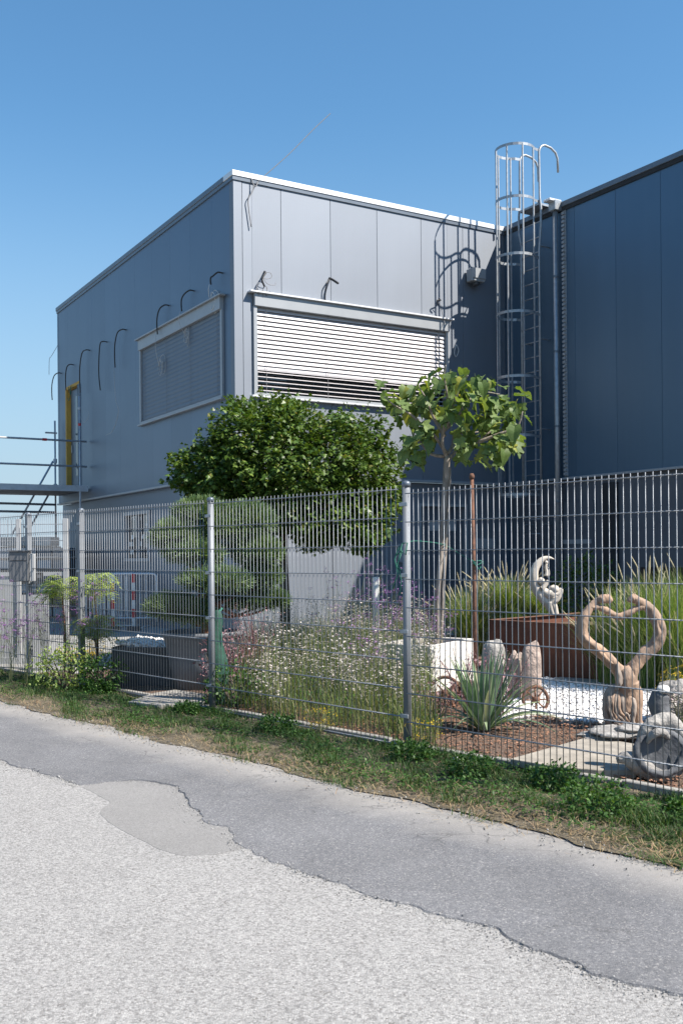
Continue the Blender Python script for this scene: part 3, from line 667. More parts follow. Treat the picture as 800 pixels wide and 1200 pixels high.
conduit('hanging_cable', [fp(534, 404, .05), fp(532, 413, .05), fp(534, 418, .05), fp(537, 411, .05), fp(535, 404, .05)], .008, m_thinwire)
conduit('conduit', [fp(514, 350, 0), fp(516, 352, .08), fp(512, 352, .12), fp(513, 358, .1)], .012)
conduit('conduit_cable', [fp(514, 354, .1), fp(517, 363, .08), fp(519, 372, .07), fp(521, 379, .13)], .006, m_cord)
a = B0; rod = empty('roof_rod', bw(.33, .02, 7.9), 'long thin wire rod slanting up over the roof corner', 'wire')
p1 = np.array(bw(*fp(302, 213, .04))); p2 = at(387, 133, 18.6)
MB().tube(smooth_path([p1-np.array(rod.location), p1*.6+p2*.4-np.array(rod.location)+np.array([0, 0, -.03]), p1*.25+p2*.75-np.array(rod.location)+np.array([0, 0, .0]), p2-np.array(rod.location)], 4), .007, 6).build('rod', m_anth, rod)
p0 = np.array(bw(*fp(297, 216, .06)))
MB().tube(smooth_path([p0-np.array(rod.location), np.array(bw(*fp(300, 218.5, .08)))-np.array(rod.location), p1-np.array(rod.location)], 3), .008, 6).build('clamp_wire', m_cord, rod)

# wall lamp
wl = empty('wall_lamp', bw(5.2, 0, 6.75), 'grey box floodlight on the front wall under the ladder shadow', 'lamp', BA)
MB().box(-.24, .08, -.22, -.03, .0, .25, .012).build('housing', m_frame, wl)
MB().prism([(-.24, -.24), (.08, -.24), (.08, -.221), (-.24, -.221)], .06, .25).build('visor', m_frame, wl)
MB().lathe((-.08, -.13, -.07), [(.04, 0), (.07, .02), (.075, .07)], 14).build('sensor', m_anth, wl, True)
MB().box(.08, .2, -.1, -.0, .08, .2, .01).build('mount', m_frame, wl)

# ------------------------------------------------------------ hall with the dark side wall (same axes, origin at the inner corner)
hall = empty('hall_building', bw(WF, 0), 'tall dark anthracite clad hall wing in shade on the right', 'building', BA)
hcols = [(-.94, -.035)]+[(-1.94-i, -.94-i) for i in range(8)]
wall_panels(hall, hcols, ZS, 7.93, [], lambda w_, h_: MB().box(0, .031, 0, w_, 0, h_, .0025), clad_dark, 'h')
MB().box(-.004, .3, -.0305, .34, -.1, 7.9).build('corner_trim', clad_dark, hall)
MB().box(.031, .3, -9.0, -.031, ZS, 7.9).box(.3, 7, -9.0, -8.7, ZS, 7.9).box(.3, 7.0, -.35, -.05, ZS, 7.9).build('wall_core', m_joint, hall)
MB().box(.06, .35, -9.0, -.03, -.1, ZS-.045).build('plinth_wall', m_door, hall)
MB().box(-.05, .06, -9.0, -.06, ZS-.045, ZS-.002, .004).build('drip_ledge', m_frame, hall)
MB().box(-.04, .34, -9.05, .3, 7.905, 8.0, .006).build('roof_coping', m_coping_dark, hall)
MB().box(-.024, .0295, -9.0, -.03, 7.83, 7.903).build('soffit_strip', m_joint, hall)
MB().box(.3, 7, -8.7, 4, 7.7, 7.8).build('roof', m_deck, hall)
MB().box(.0, .059, -3.44, -6.2, 0, 1.2, 0).build('door', M('dark_brown_door', (.035, .022, .018), rough=.7), hall)
MB().box(.0, .059, -1.25, -2.35, 0, 2.4, 0).build('door', m_door, hall)
MB().box(-.01, .0585, -1.3, -2.3, 1.62, 1.7).build('door_rail', m_frame, hall)
MB().box(.0, .059, -2.55, -2.9, 0, 2.7).build('door_gap', m_joint, hall)
dp = MB().tube([(-.1, -1.55, 7.86), (-.1, -1.55, 0.05)], .05, 12).build('downpipe', m_galv, hall, True)
MB().box(-.19, -.01, -1.64, -1.46, 7.84, 8.03, .01).build('hopper', m_galv, dp)
MB().box(-.3, -.0, -1.62, -1.44, 8.0, 8.05, .01).build('gutter_outlet', m_coping, dp)
for z in (6.6, 5.2, 3.8, 2.4): MB().tube([(-.1, -1.55, z), (-.1, -1.55, z+.04)], .058, 12).build('pipe_clip', m_coping_dark, dp)
st = MB()
for k in range(64): st.box(-.055, -.005, -1.72, -1.66, 2.9+k*.077, 2.9+k*.077+.045)
st.box(-.012, -.0005, -1.73, -1.65, 2.88, 7.85).build('toothed_rail', m_frame, hall)
MB().tube([at(785, 178, 17.)-np.array(hall.location), at(784.6, 165, 17.)-np.array(hall.location)], .004, 5).mesh('x', m_galv)
P = toB(at(785, 178.5, 17.)); rodl = empty('lightning_rod', bw(P[0]+.1, P[1], 8.0), 'tiny thin rod standing on the dark hall roof edge', 'rod')
MB().tube([(0, 0, 0), (0, 0, .25)], .005, 5).build('spike', m_galv, rodl); MB().lathe((0, 0, 0), [(.03, 0), (.03, .02), (.01, .03)], 10).build('foot', m_galv, rodl)

# ------------------------------------------------------------ caged ladder (origin on the wall line at the ladder's middle)
lad = empty('caged_ladder', bw(WF-.25, -1.02), 'galvanised roof access ladder with round safety cage on the dark wall', 'ladder', BA)
for sy in (-1, 1):
    y = sy*.25
    pts = [(0, y, .3), (0, y, 7.15), (.02, y*1.0, 7.35), (0, y*1.22, 7.62), (-.0, y*1.24, 7.95), (0, y*1.12, 8.15), (0, y*1.08, 9.0)]
    arc = [(.17-.17*math.cos(a), y*1.08, 9.0+.17*math.sin(a)) for a in np.linspace(.3, 1.45, 5)]+[(.3, y*1.08, 9.15), (.42, y*1.08, 9.08), (.47, y*1.08, 8.98), (.48, y*1.08, 8.72)]
    MB().tube(pts+arc, .022, 8).build('rail', m_galv, lad, True)
rung = MB().tube([(0, -.25, 0), (0, .25, 0)], .0125, 6).mesh('rung', m_galv, True)
for k in range(27): link('rung', rung, lad, (0, 0, .42+k*.28), None, (1, 1.18 if k > 25 else 1, 1))
hoop_pts = [(0, -.27, 0)]+[(-.35-.37*math.cos(a)*-1*-1 if 0 else -.36+.37*math.cos(a), -.37*math.sin(a)*-1*-1, 0) for a in np.linspace(-R(40), -R(320), 17)]
hoop_pts = [(0, .26, 0)]+[(-.36+.37*math.cos(a), .37*math.sin(a), 0) for a in np.linspace(R(48), R(312), 19)]+[(0, -.26, 0)]
hm = MB()
for i in range(len(hoop_pts)-1):
    a, b = Vector(hoop_pts[i]), Vector(hoop_pts[i+1]); d = (b-a).normalized(); nn = Vector((d.y, -d.x, 0))*.003
    hm.add([a-nn+Vector((0, 0, z)) for z in (-.025, .025)]+[a+nn+Vector((0, 0, z)) for z in (-.025, .025)]+[b-nn+Vector((0, 0, z)) for z in (-.025, .025)]+[b+nn+Vector((0, 0, z)) for z in (-.025, .025)],
           [(0, 4, 5, 1), (2, 3, 7, 6), (1, 5, 7, 3), (0, 2, 6, 4)])
hoop = hm.mesh('hoop', m_galv)
for z in (9.05, 8.08, 7.02, 5.95, 4.75, 3.65, 2.55): link('hoop', hoop, lad, (0, 0, z))
for a in (R(62), R(108), R(155), R(205), R(252), R(298)):
    MB().box(-.36+.362*math.cos(a)-.012, -.36+.362*math.cos(a)+.012, .362*math.sin(a)-.012, .362*math.sin(a)+.012, 2.5, 9.06).build('cage_bar', m_galv, lad)
for z in (7.25, 5.5, 3.8, 2.0):
    for y in (-.25, .25): MB().tube([(0, y, z), (.245, y, z)], .014, 6).build('wall_bracket', m_galv, lad)
MB().box(-.02, .5, -.27, .27, 8.02, 8.06).build('exit_step', m_galv, lad)

# ------------------------------------------------------------ welded mesh fence
fence = empty('mesh_fence', F0, 'long galvanised double-rod mesh fence with round posts along the verge', 'fence', FR)
vw = MB().box(-.003, .003, -.003, .003, 0, 1.97).mesh('wire', m_wire)
vwd = MB().tube([(0, 0, 0), (0, 0, 1.97)], .003, 6, caps=True).mesh('wire', m_wire, True)
HW = {}
def panel(x0, x1, z0=.0, rot=0, top=1.945):
    p = MB().box(x0, x1, -.0005, .0005, z0+.02, z0+.0205).mesh('mesh_panel', m_wire)
    L_ = x1-x0
    if round(L_, 2) not in HW:
        HW[round(L_, 2)] = MB().tube([(0, -.0065, 0), (L_, -.0065, 0)], .004, 6).tube([(0, .0065, 0), (L_, .0065, 0)], .004, 6).mesh('double_rod', m_wire, True)
    po = link('mesh_panel', p, fence)
    for k in range(10):
        if k*.2 < top+.01: link('double_rod', HW[round(L_, 2)], po, (x0, 0, z0+.035+k*.212))
    n_ = int(round(L_/.05))
    for k in range(n_):
        link('wire', vwd, po, (x0+.025+k*.05+random.uniform(-.0008, .0008), 0, z0), (0, 0, 0))
PS = [0, -2.52, -5.04, -6.35]
for a, b, z in ((.04, 2.5, -.035), (-2.49, -.04, .0), (-5.01, -2.56, .01), (-6.31, -5.08, .02)): panel(a, b, z)
# farther run as one panel each
for k in range(2): panel(-6.39-2.5*(k+1)+.04, -6.39-2.5*k-.0, .02)
capm = MB().lathe((0, 0, 0), [(.034, -.03), (.034, 0), (.026, .012), (.008, .018)], 14).mesh('post_cap', m_coping_dark, True)
pm = MB().lathe((0, 0, 0), [(.03, -.3), (.03, 1.985)], 16).mesh('post', m_post, True)
pmsq = MB().box(-.03, .03, -.03, .03, -.3, 1.99, .004).mesh('post', m_post)
clipm = MB().box(-.042, .042, -.04, -.029, -.015, .015, .003).mesh('clamp', m_galv)
for s_ in PS+[2.54, -8.9, -11.4]:
    po = link('post', pm if s_ > -3 else pmsq, fence, (s_, .038, .0), (R(random.uniform(-.2, .2)), R(random.uniform(-.25, .25)), 0))
    link('post_cap', capm, po, (0, 0, 1.99))
    for z in (.25, .88, 1.3, 1.83): link('clamp', clipm, po, (0, 0, z))
# mailbox on the fence post
mb = empty('mailbox', fence.location+Matrix.Rotation(FR, 3, 'Z') @ Vector((-6.35, -.03, 1.2)), 'dark grey metal letterbox hung on the left fence post', 'letterbox', 0.05)
MB().box(-.13, .1, -.17, -.035, -.03, .33, .008).build('box', m_mail, mb)
MB().prism([(-.14, -.19), (.11, -.19), (.11, -.03), (-.14, -.03)], .33, .345).build('lid', m_mail, mb)
MB().box(-.11, .08, -.176, -.17, .22, .225).build('slot', m_black, mb)
MB().box(.1, .16, -.13, -.04, -.03, .3, .006).build('lit_side', m_panel, mb)  # sunlit flank of the box, its brightness given by a paler colour
ic = empty('intercom', Vector(mb.location)+Vector((.2, -.02, .03)), 'small black intercom box beside the grey letterbox', 'intercom')
MB().box(-.035, .035, -.04, .02, -.04, .045, .005).build('case', m_black, ic); MB().box(-.02, .02, -.044, -.04, -.02, .02).build('button_plate', m_mail, ic)

# ------------------------------------------------------------ sliding gate behind the fence at the left
GX = lambda px, z, Y=12.75: at(px, 650, Y)[0]
gate = empty('sliding_gate', (GX(80, 0), 12.75, 0), 'pale grey sheet-and-mesh sliding gate at the left edge', 'gate', R(0))
x_r = 0.; x_m = GX(25, 0)-GX(80, 0); x_l = -2.6; x_s = GX(57, 0)-GX(80, 0)
MB().box(-.055, 0, -.03, .03, .1, 1.95, .003).box(x_m-.05, x_m, -.03, .03, .1, 1.95, .003).box(x_l, x_l+.06, -.03, .03, .1, 1.95).box(x_l, 0, -.025, .025, .1, .18).box(x_l, -.055, -.02, .02, 1.22, 1.27).build('gate_frame', m_panel, gate)
MB().box(x_l+.06, x_m-.05, -.004, .004, .18, 1.22).build('infill_sheet', m_panel, gate)
MB().box(x_m, x_s, -.004, .004, .18, .98).build('infill_sheet', m_panel, gate)
gw = MB().tube([(0, 0, 0), (0, 0, 1.78)], .003, 5).mesh('wire', m_wire)
k = 0
for x in np.arange(x_l+.08, -.06, .05): link('wire', gw, gate, (x, .012, .16))
gh = MB().tube([(x_l, 0, 0), (-.03, 0, 0)], .0045, 5).mesh('rod', m_wire)
for k in range(9): link('rod', gh, gate, (0, .006, .2+k*.21))

# ------------------------------------------------------------ scaffold on the far end of the side wall
sc = empty('scaffold', bw(-.1, 8.2), 'steel tube scaffold platform at the far left end of the side wall', 'scaffold', BA)
def tb(n, a, b, r=.024, mat=m_scaf, par=sc): return MB().tube([a, b], r, 8).build(n, mat, par, True)
for (x, y, zt) in ((-.12, 0, 5.3), (-.05, 2.4, 5.0), (-2.7, 0, 3.1), (-2.7, 2.4, 3.1)):
    s1 = tb('standard', (x, y, 0), (x, y, zt)); 
    if zt > 5:
        for z in (5.0, 4.62): MB().tube([(x, y, z-.03), (x, y, z+.03)], .034, 10).build('red_sleeve' if z < 4.9 else 'collar', m_red if z < 4.9 else m_scaf, s1)
for z in (4.22, 3.62): tb('guardrail', (-6.0, 0, z), (.05, 0, z))
for z in (2.82, 2.62): tb('ledger', (-6.0, 1.6, z), (-.05, 2.4, z), .03)
for z in (4.66,): MB().box(-.3, .0, 2.37, 2.43, z, z+.04).build('bracket', m_scaf, sc)
for z in (3.95, 3.3): tb('brace', (-.1, 2.42, z), (-1.15, 2.42, z-1.9), .026); MB().tube([(-.05, 2.4, z-.06), (-.05, 2.4, z+.06)], .05, 8).build('coupler', m_scaf, sc)
dk = MB()
for k in range(7): MB().box(-6.2, .06, .0+k*.345, .33+k*.345, 3.05, 3.1, .004).build('deck_board', m_deck, sc)
MB().box(-6.2, .06, -.04, -.004, 3.02, 3.16).build('toe_board', m_scaf, sc)
MB().tube([(-1.0, 0, 4.22), (-.9, 0, 4.22)], .032, 8).build('coupler', m_red, sc)
MB().tube([(-4.6, 1.8, 2.82), (-4.45, 1.8, 2.82)], .036, 8).build('coupler', m_red, sc)

# ------------------------------------------------------------ yard things far left, seen through the fence
def barrier(loc, rz, L_, label):
    b = empty('crowd_barrier', loc, label, 'barrier', rz, 'crowd barriers leaning by the side wall')
    MB().tube(smooth_path([(0, 0, .12), (0, 0, .95), (.03, 0, 1.07), (.15, 0, 1.1), (L_-.15, 0, 1.1), (L_-.03, 0, 1.07), (L_, 0, .95), (L_, 0, .12)], 3), .026, 7).build('tube_frame', m_coping, b, True)
    MB().tube([(0, 0, .2), (L_, 0, .2)], .017, 6).build('bottom_rail', m_coping, b)
    bar = MB().tube([(0, 0, .2), (0, 0, 1.09)], .012, 6).mesh('bar', m_coping)
    for x in np.arange(.13, L_-.05, .13): link('bar', bar, b, (x, 0, 0))
    for x in (.25, L_-.25): MB().box(x-.02, x+.02, -.28, .28, 0, .03).build('foot', m_coping, b)
    return b
barrier(at(128, 735, 20.4)*np.array([1, 1, 0]), R(-4), 1.0, 'grey tube crowd barrier nearest the ground floor window')
barrier(at(97, 735, 19.6)*np.array([1, 1, 0]), R(70), 1.6, 'grey tube crowd barrier end-on just right of the third post')
barrier(at(112, 735, 20.6)*np.array([1, 1, 0]), R(60), 1.6, 'grey tube crowd barrier end-on between two others')
for (px, lab) in ((133, 'red and white striped marker post between the barriers'), (157, 'red topped marker post leaning right of the barriers')):
    P = at(px, 740, 19.4); b = empty('marker_post', (P[0], P[1], 0), lab, 'post', 0)
    for k in range(6): MB().box(-.035, .035, -.02, .02, .1+k*.17, .1+(k+1)*.17, .003).build('stripe', m_red if k % 2 == (px > 140) else m_white, b)
    MB().box(-.12, .12, -.1, .1, 0, .1, .01).build('foot', m_anth, b)

# ------------------------------------------------------------ garden: beds, slabs, planters
def W(v): return tuple(v)
def poly_px(pts, z=0.): return [tuple(gnd(*p, z)[:2]) for p in pts]
# white pebble bed
PB = poly_px([(560, 806), (592, 797), (660, 800), (712, 806), (800, 812), (830, 840), (800, 857), (758, 850), (712, 853), (668, 849), (628, 842), (590, 850), (560, 838)])
pbs = MB().prism(PB, -.02, .028).build('pebble_base', m_stone); tag(pbs, kind='structure')
n = 11000; q = sample_poly(PB, n)
V, F_ = stones(n, q, .012, .028, .03)
tag(link('white_pebbles', np_mesh('white_pebbles', V, F_, m_pebble)), 'bed of white marble pebbles around the heart sculpture', 'pebbles', kind='stuff')
# bark mulch chips in the front bed
n = 9000; s_ = rng.uniform(-2.6, 3.2, n); t = rng.uniform(.14, 2.2, n); P = np.array([fw(a, b)[:2] for a, b in zip(s_, t)])
keep = ~in_poly(P, PB); P = P[keep]; n = len(P)
S = rng.uniform(.008, .02, n)[:, None]*np.array([1., .5, .25])*rng.uniform(.6, 1.3, (n, 3)); d = rdir(n); d[:, 2] *= .3
V, F_ = inst(ico, icof, basis(d), np.column_stack([P, np.full(n, .045)]), S)
m_mulch = M('bark_mulch', (.28, .15, .095), (.13, .07, .045), rough=1, scale=3, island=.4)
tag(link('bark_mulch', np_mesh('bark_mulch', V, F_, m_mulch)), 'red-brown bark mulch strewn between the front bed plants', 'mulch', kind='stuff')
def slab(px, z, th, mat, label, name='stone_slab', cat_='slab', group=None):
    P = poly_px(px, z); c = np.mean(P, 0)
    o = MB().prism([(p[0]-c[0], p[1]-c[1]) for p in P], -th, 0).build(name, mat); o.location = (c[0], c[1], z)
    bv = o.modifiers.new('bevel', 'BEVEL'); bv.width = .006; bv.segments = 2
    return tag(o, label, cat_, group)
slab([(597, 889), (640, 877), (682, 865), (700, 864), (752, 873), (764, 884), (744, 903), (700, 902), (650, 898)], .075, .05, m_sand, 'flat pale sandstone slab lying in front of the heart sculpture')
slab([(642, 797), (700, 801), (800, 811), (800, 806), (712, 797), (655, 793)], .06, .05, m_concrete, 'low pale concrete edging behind the white pebbles', 'bed_edging', 'edging')
slab([(150, 822), (185, 826), (240, 822), (243, 813), (205, 808), (180, 812)], .06, .05, m_concrete, 'pale flat slab behind the fence left of the third round post')
# slate stack under the heart
for k, (px, py, a, b, z) in enumerate([(722, 861, .3, .17, .075), (738, 858, .26, .15, .11), (715, 856, .2, .13, .112), (742, 853, .2, .12, .142)]):
    P = gnd(px, py, z); o = MB().blob((0, 0, 0), a, b, .026, k+3, .22, 16).build('flat_stone', m_stone, None, True); o.location = tuple(P); o.rotation_euler = (0, 0, .3*k)
    tag(o, ['widest flat stone lowest under the heart sculpture', 'second flat stone under the right leg of the heart', 'small flat stone at the left under the heart', 'topmost flat stone touching the heart sculpture foot'][k], 'stone', 'flat stones stacked under the heart')

# corten planter, aligned with the fence
HC = .64
cl = toF(gnd(572, 727, HC)); cr = toF(gnd(669, 724, HC))
cor = empty('corten_planter', fw(cl[0], cl[1]), 'large rusty corten steel planter box with a folded rim', 'planter', FR)
LX = 3.1; LY = 1.9
for b, nm in (((0, LX, 0, .012, 0, HC-.001), 'side_plate'), ((0, .012, .013, LY, 0, HC-.001), 'side_plate'), ((0, LX, LY, LY+.012, 0, HC-.001), 'side_plate'), ((LX-.012, LX, .013, LY, 0, HC-.001), 'side_plate')):
    MB().box(*b, .002).build(nm, m_corten, cor)
MB().box(-.002, LX, -.002, .05, HC, HC+.012, .002).box(-.002, .05, .052, LY, HC, HC+.012, .002).box(-.002, LX, LY-.04, LY+.014, HC, HC+.012, .002).build('rim', m_rust, cor)
MB().box(.013, LX-.013, .013, LY-.001, .1, HC-.1).build('soil', m_soil, cor)
for x in (1.03, 2.06): MB().box(x, x+.004, -.003, .0, .01, HC-.01).build('weld_seam', m_rust, cor)

# white planter with the fig in it
a = at(505, 757, 10.4); b = at(555, 748, 11.25); za = (a[2]+b[2])/2
dirw = (b-a)[:2]; Lw = np.linalg.norm(dirw); rw = math.atan2(dirw[1], dirw[0])
wp = empty('white_planter', (a[0], a[1], 0), 'smooth white concrete planter at the foot of the fig tree', 'planter', rw)
for q in ((0, Lw, 0, .05), (0, Lw, .6, .65), (0, .05, .05, .6), (Lw-.05, Lw, .05, .6)): MB().box(q[0], q[1], q[2], q[3], 0, za, .005).build('side_wall', m_whiteconc, wp)
MB().box(.051, Lw-.051, .051, .599, .1, za-.06).build('soil', m_soil, wp)
# white post
P = at(441, 787, 12.4); wpost = empty('white_post', (P[0], P[1], 0), 'short round white plastic post among purple flowers', 'post')
MB().lathe((0, 0, 0), [(.045, 0), (.045, 1.16), (.04, 1.175)], 16).build('pipe', m_white, wpost, True)
MB().lathe((0, 0, 0), [(.06, 0), (.06, .03), (.047, .04)], 16).build('foot', m_anth, wpost)
# rusty pole
P = at(557, 800, 10.9); pb = np.array([P[0], P[1], 0.]); pt = at(552.5, 558, 10.9)
pole = empty('rusty_pole', pb, 'tall thin rusty iron pole just right of the fig tree', 'pole')
q = pt-pb; MB().tube([(0, 0, -.05), tuple(q*.5+np.array([.004, 0, 0])), tuple(q)], [.023, .022, .02], 10).build('tube', m_rust, pole, True)
MB().lathe(tuple(q), [(.026, -.03), (.03, 0), (.018, .03)], 10).build('knob', m_rust, pole, True)

# anthracite trough topped with white stone, behind panel C
P = gnd(180, 822); 
tr = empty('anthracite_trough', toF(P)[0]*fS+toF(P)[1]*fN+F0, 'dark grey trough topped with white pebbles behind the fence', 'planter', FR)
tr.location = tuple(at(131, 808, 11.1)*np.array([1, 1, 0])); tr.rotation_euler = (0, 0, -.12)
tz = .45
for q in ((0, .93, 0, .03), (0, .93, .85, .88), (0, .03, .03, .85), (.9, .93, .03, .85)): MB().box(*q, 0, tz, .003).build('side_wall', m_anth, tr)
MB().box(.031, .899, .031, .849, .1, tz-.03).build('filling', m_pebble, tr)
n = 1100; q = rng.uniform((.04, .04), (.88, .84), (n, 2)); V, F_ = stones(n, q, .018, .035, tz-.03); V[:, 2] += .07*np.clip(1-V[:, 0]/.6, 0, 1)
so_ = link('stone_top', np_mesh('stone_top', V, F_, m_pebble), tr); so_['kind'] = 'stuff'

# ------------------------------------------------------------ pine in a grey pot
PY_ = 10.9
pc = at(238, 808, PY_); pine = empty('cloud_pine', (pc[0], pc[1], 0), 'cloud-pruned pine with fluffy green pads in a grey pot', 'tree')
def loc(px, py, Y, o): return at(px, py, Y)-np.array(o.location)
trunk = smooth_path([(.0, 0, .45), (.05, .02, .7), (-.02, 0, .95), (.1, .03, 1.2), (.12, .02, 1.5), (.2, 0, 1.7)], 5)
MB().tube(trunk, lerp_r([.075, .065, .06, .05, .03], len(trunk)), 10).build('trunk', m_pinebark, pine, True)
pads = [(258, 628, 10.9, .4, .3), (236, 608, 10.8, .28, .18), (210, 634, 10.7, .26, .2), (288, 616, 10.9, .27, .22), (302, 652, 10.9, .24, .2), (228, 652, 10.6, .28, .13), (252, 684, 10.5, .36, .12), (203, 716, 10.6, .26, .14), (228, 722, 10.6, .2, .12), (305, 680, 11, .2, .16), (296, 708, 11.1, .24, .12), (322, 706, 11.1, .1, .08), (270, 700, 11.1, .22, .12)]
for k, (px, py, Y, rx, rz) in enumerate(pads):
    c = loc(px, py, Y, pine); br = smooth_path([(.05, 0, .75+.06*(k % 7)), (c[0]*.5, c[1]*.4, c[2]*.8+.05), (c[0], c[1], c[2]-rz*.5)], 4)
    MB().tube(br, lerp_r([.03, .018, .008], len(br)), 6).build('branch', m_pinebark, pine, True)
    n = int(560*(rx*rz)/(.3*.2))+160
    d = rdir(n); d[:, 2] = np.where(rng.random(n) < .75, np.abs(d[:, 2]), d[:, 2]*.6); rr = rng.uniform(.3, 1., n)**.5
    T = c+d*rr[:, None]*np.array([rx, rx*.8, rz]); T[:, :2] += rng.normal(0, .012, (n, 2))
    m_ = 14; up = d*.8+np.array([0, 0, .55]); D = np.repeat(up, m_, 0)+rng.normal(0, .6, (n*m_, 3)); TT = np.repeat(T, m_, 0)
    tv = [(-.04, 0, 0), (.04, 0, 0), (.02, 1, 0), (-.02, 1, 0)]
    V, F_ = inst(tv, [(0, 1, 2, 3)], basis(D, roll=rng.uniform(0, 6, n*m_)), TT, rng.uniform(.06, .125, n*m_))
    po = link('foliage_pad', np_mesh('foliage_pad', V, F_, l_pine), pine)
pot = empty('grey_pot', (pc[0], pc[1], 0), 'wide grey pot holding the cloud-pruned pine', 'pot')
MB().lathe((0, 0, 0), [(.3, 0), (.36, .3), (.42, .58), (.45, .6), (.45, .635), (.4, .64), (.38, .56)], 28).build('bowl', m_pot, pot, True)
MB().lathe((0, 0, 0), [(.37, .5), (.37, .57)], 24).build('soil', m_soil, pot)
# green net roll by the post
P = fw(-2.78, .28); gn = empty('net_roll', P, 'dark green net roll tied upright beside the third round post', 'net roll')
nr = smooth_path([(0, 0, 0), (.02, 0, .35), (-.02, 0, .62), (.01, 0, .86), (0, 0, .93)], 5)
MB().tube(nr, lerp_r([.09, .1, .075, .05, .02], len(nr)), 12).build('net', m_greennet, gn, True)
MB().tube([(-.06, -.02, .93), (-.01, -.01, .85), (.05, .03, .95)], .012, 6).tube([(0, 0, .86), (.05, -.04, .7), (.04, -.05, .45)], .007, 5).build('tie', m_green, gn, True)

# ------------------------------------------------------------ ball maple
MY = 13.2
mp_ = at(334, 781, MY); maple = empty('ball_maple', (mp_[0], mp_[1], 0), 'round dense dark green maple clipped to a wide ball on a straight trunk', 'tree')
tr_ = smooth_path([(0, 0, -.1), (.005, 0, .8), (-.015, .01, 1.5), (-.01, 0, 2.3)], 4)
MB().tube(tr_, lerp_r([.085, .065, .06, .06], len(tr_)), 12).build('trunk', m_barkdark, maple, True)
zc = loc(334, 560, MY, maple)[2]
r0 = random.Random(3)
for k in range(11):
    a = k*2.4; r_ = r0.uniform(.6, 1.3); e = (r_*math.cos(a), r_*math.sin(a)*.8, zc-.2+.5*r0.random())
    b = smooth_path([(0, 0, 1.75+.04*k), (e[0]*.4, e[1]*.4, 2.15), e], 4); MB().tube(b, lerp_r([.035, .02, .006], len(b)), 6).build('limb', m_barkdark, maple, True)
# crown outline from lobes: centre px, half width, half height (m)
lobes = []
for (px, py, Y, rx, ry, rz) in [(302, 524, 13.1, .72, .9, .58), (264, 552, 13.1, .62, .75, .42), (228, 560, 13.2, .33, .5, .3), (345, 545, 12.9, .95, .95, .7), (400, 540, 13.2, .65, .8, .55), (430, 560, 13.3, .45, .6, .5), (350, 590, 13.0, 1.05, .9, .45), (400, 610, 13.1, .55, .6, .35), (290, 575, 13.1, .8, .7, .4), (420, 505, 13.4, .35, .4, .26), (305, 487, 13.2, .42, .5, .26), (262, 528, 13.1, .32, .5, .3), (370, 615, 13, .5, .5, .28), (315, 600, 13, .5, .6, .22), (435, 600, 13.1, .4, .5, .38), (420, 622, 13.0, .42, .45, .26), (450, 585, 13.1, .25, .4, .3), (340, 505, 13.2, .5, .6, .4)]:
    lobes.append((loc(px, py, Y, maple), np.array([rx, ry, rz])))
ML = [(0, 0), (.13, .06), (.3, -.06), (.27, .16), (.55, .12), (.42, .36), (.56, .55), (.3, .5), (.22, .62), (.12, .8), (0, 1.0)]
mv = np.array([(x, y, -.35*abs(x)-.1*y*y+.05) for x, y in ML]+[(-x, y, -.35*abs(x)-.1*y*y+.05) for x, y in ML])
mf = [tuple(range(11)), tuple(range(21, 10, -1))]
T, D = [], []
for c, rad in lobes:
    n = int(3000*(rad[0]*rad[2]+rad[1]*rad[2]+rad[0]*rad[1])/1.3)
    d = rdir(n); rr = rng.uniform(.25, 1., n)**.35*(1+.06*rng.normal(size=n)); T.append(c+d*rr[:, None]*rad); D.append(d)
T = np.concatenate(T); D = np.concatenate(D)
T += .07*np.sin(T[:, [1, 2, 0]]*9+1)+.04*np.sin(T[:, [2, 0, 1]]*23)
# shoots: gaps between leaf clumps
gp = np.sin(T[:, 0]*7.3+T[:, 2]*5)*np.sin(T[:, 1]*8.1+1)*np.sin(T[:, 2]*9.2+T[:, 0]*3)
k_ = (gp > -.42) & (T[:, 2] > loc(334, 662, MY, maple)[2]+.0*T[:, 0]); T, D = T[k_], D[k_]
n = len(T); D2 = D*.7+rng.normal(0, .45, (n, 3))+np.array([0, 0, -.3])      # blades hang outward and down
Rm = basis(D2, roll=rng.normal(0, .5, n)); V, F_ = inst(mv, mf, Rm, T, rng.uniform(.042, .078, n))
cr = link('crown', np_mesh('crown', V, F_, l_maple), maple); cr['kind'] = 'stuff'
# young shoots standing out of the outline
n = 300; j = rng.integers(0, len(lobes), n); d = rdir(n); d[:, 2] = np.abs(d[:, 2]*.9)+.15
P0 = np.array([lobes[i][0]+dd/np.linalg.norm(dd)*lobes[i][1]*.98 for i, dd in zip(j, d)])
TT = []; DD = []
for p, dd in zip(P0, d):
    L_ = rng.uniform(.06, .2)
    for q in np.linspace(.3, 1, 4): TT.append(p+np.array([dd[0]*.3, dd[1]*.3, 1])*L_*q); DD.append(rng.normal(0, 1, 3)+np.array([0, 0, .2]))
V, F_ = inst(mv, mf, basis(np.array(DD)), np.array(TT), rng.uniform(.035, .065, len(TT)))
sh = link('young_shoots', np_mesh('young_shoots', V, F_, l_maple), maple); sh['kind'] = 'stuff'

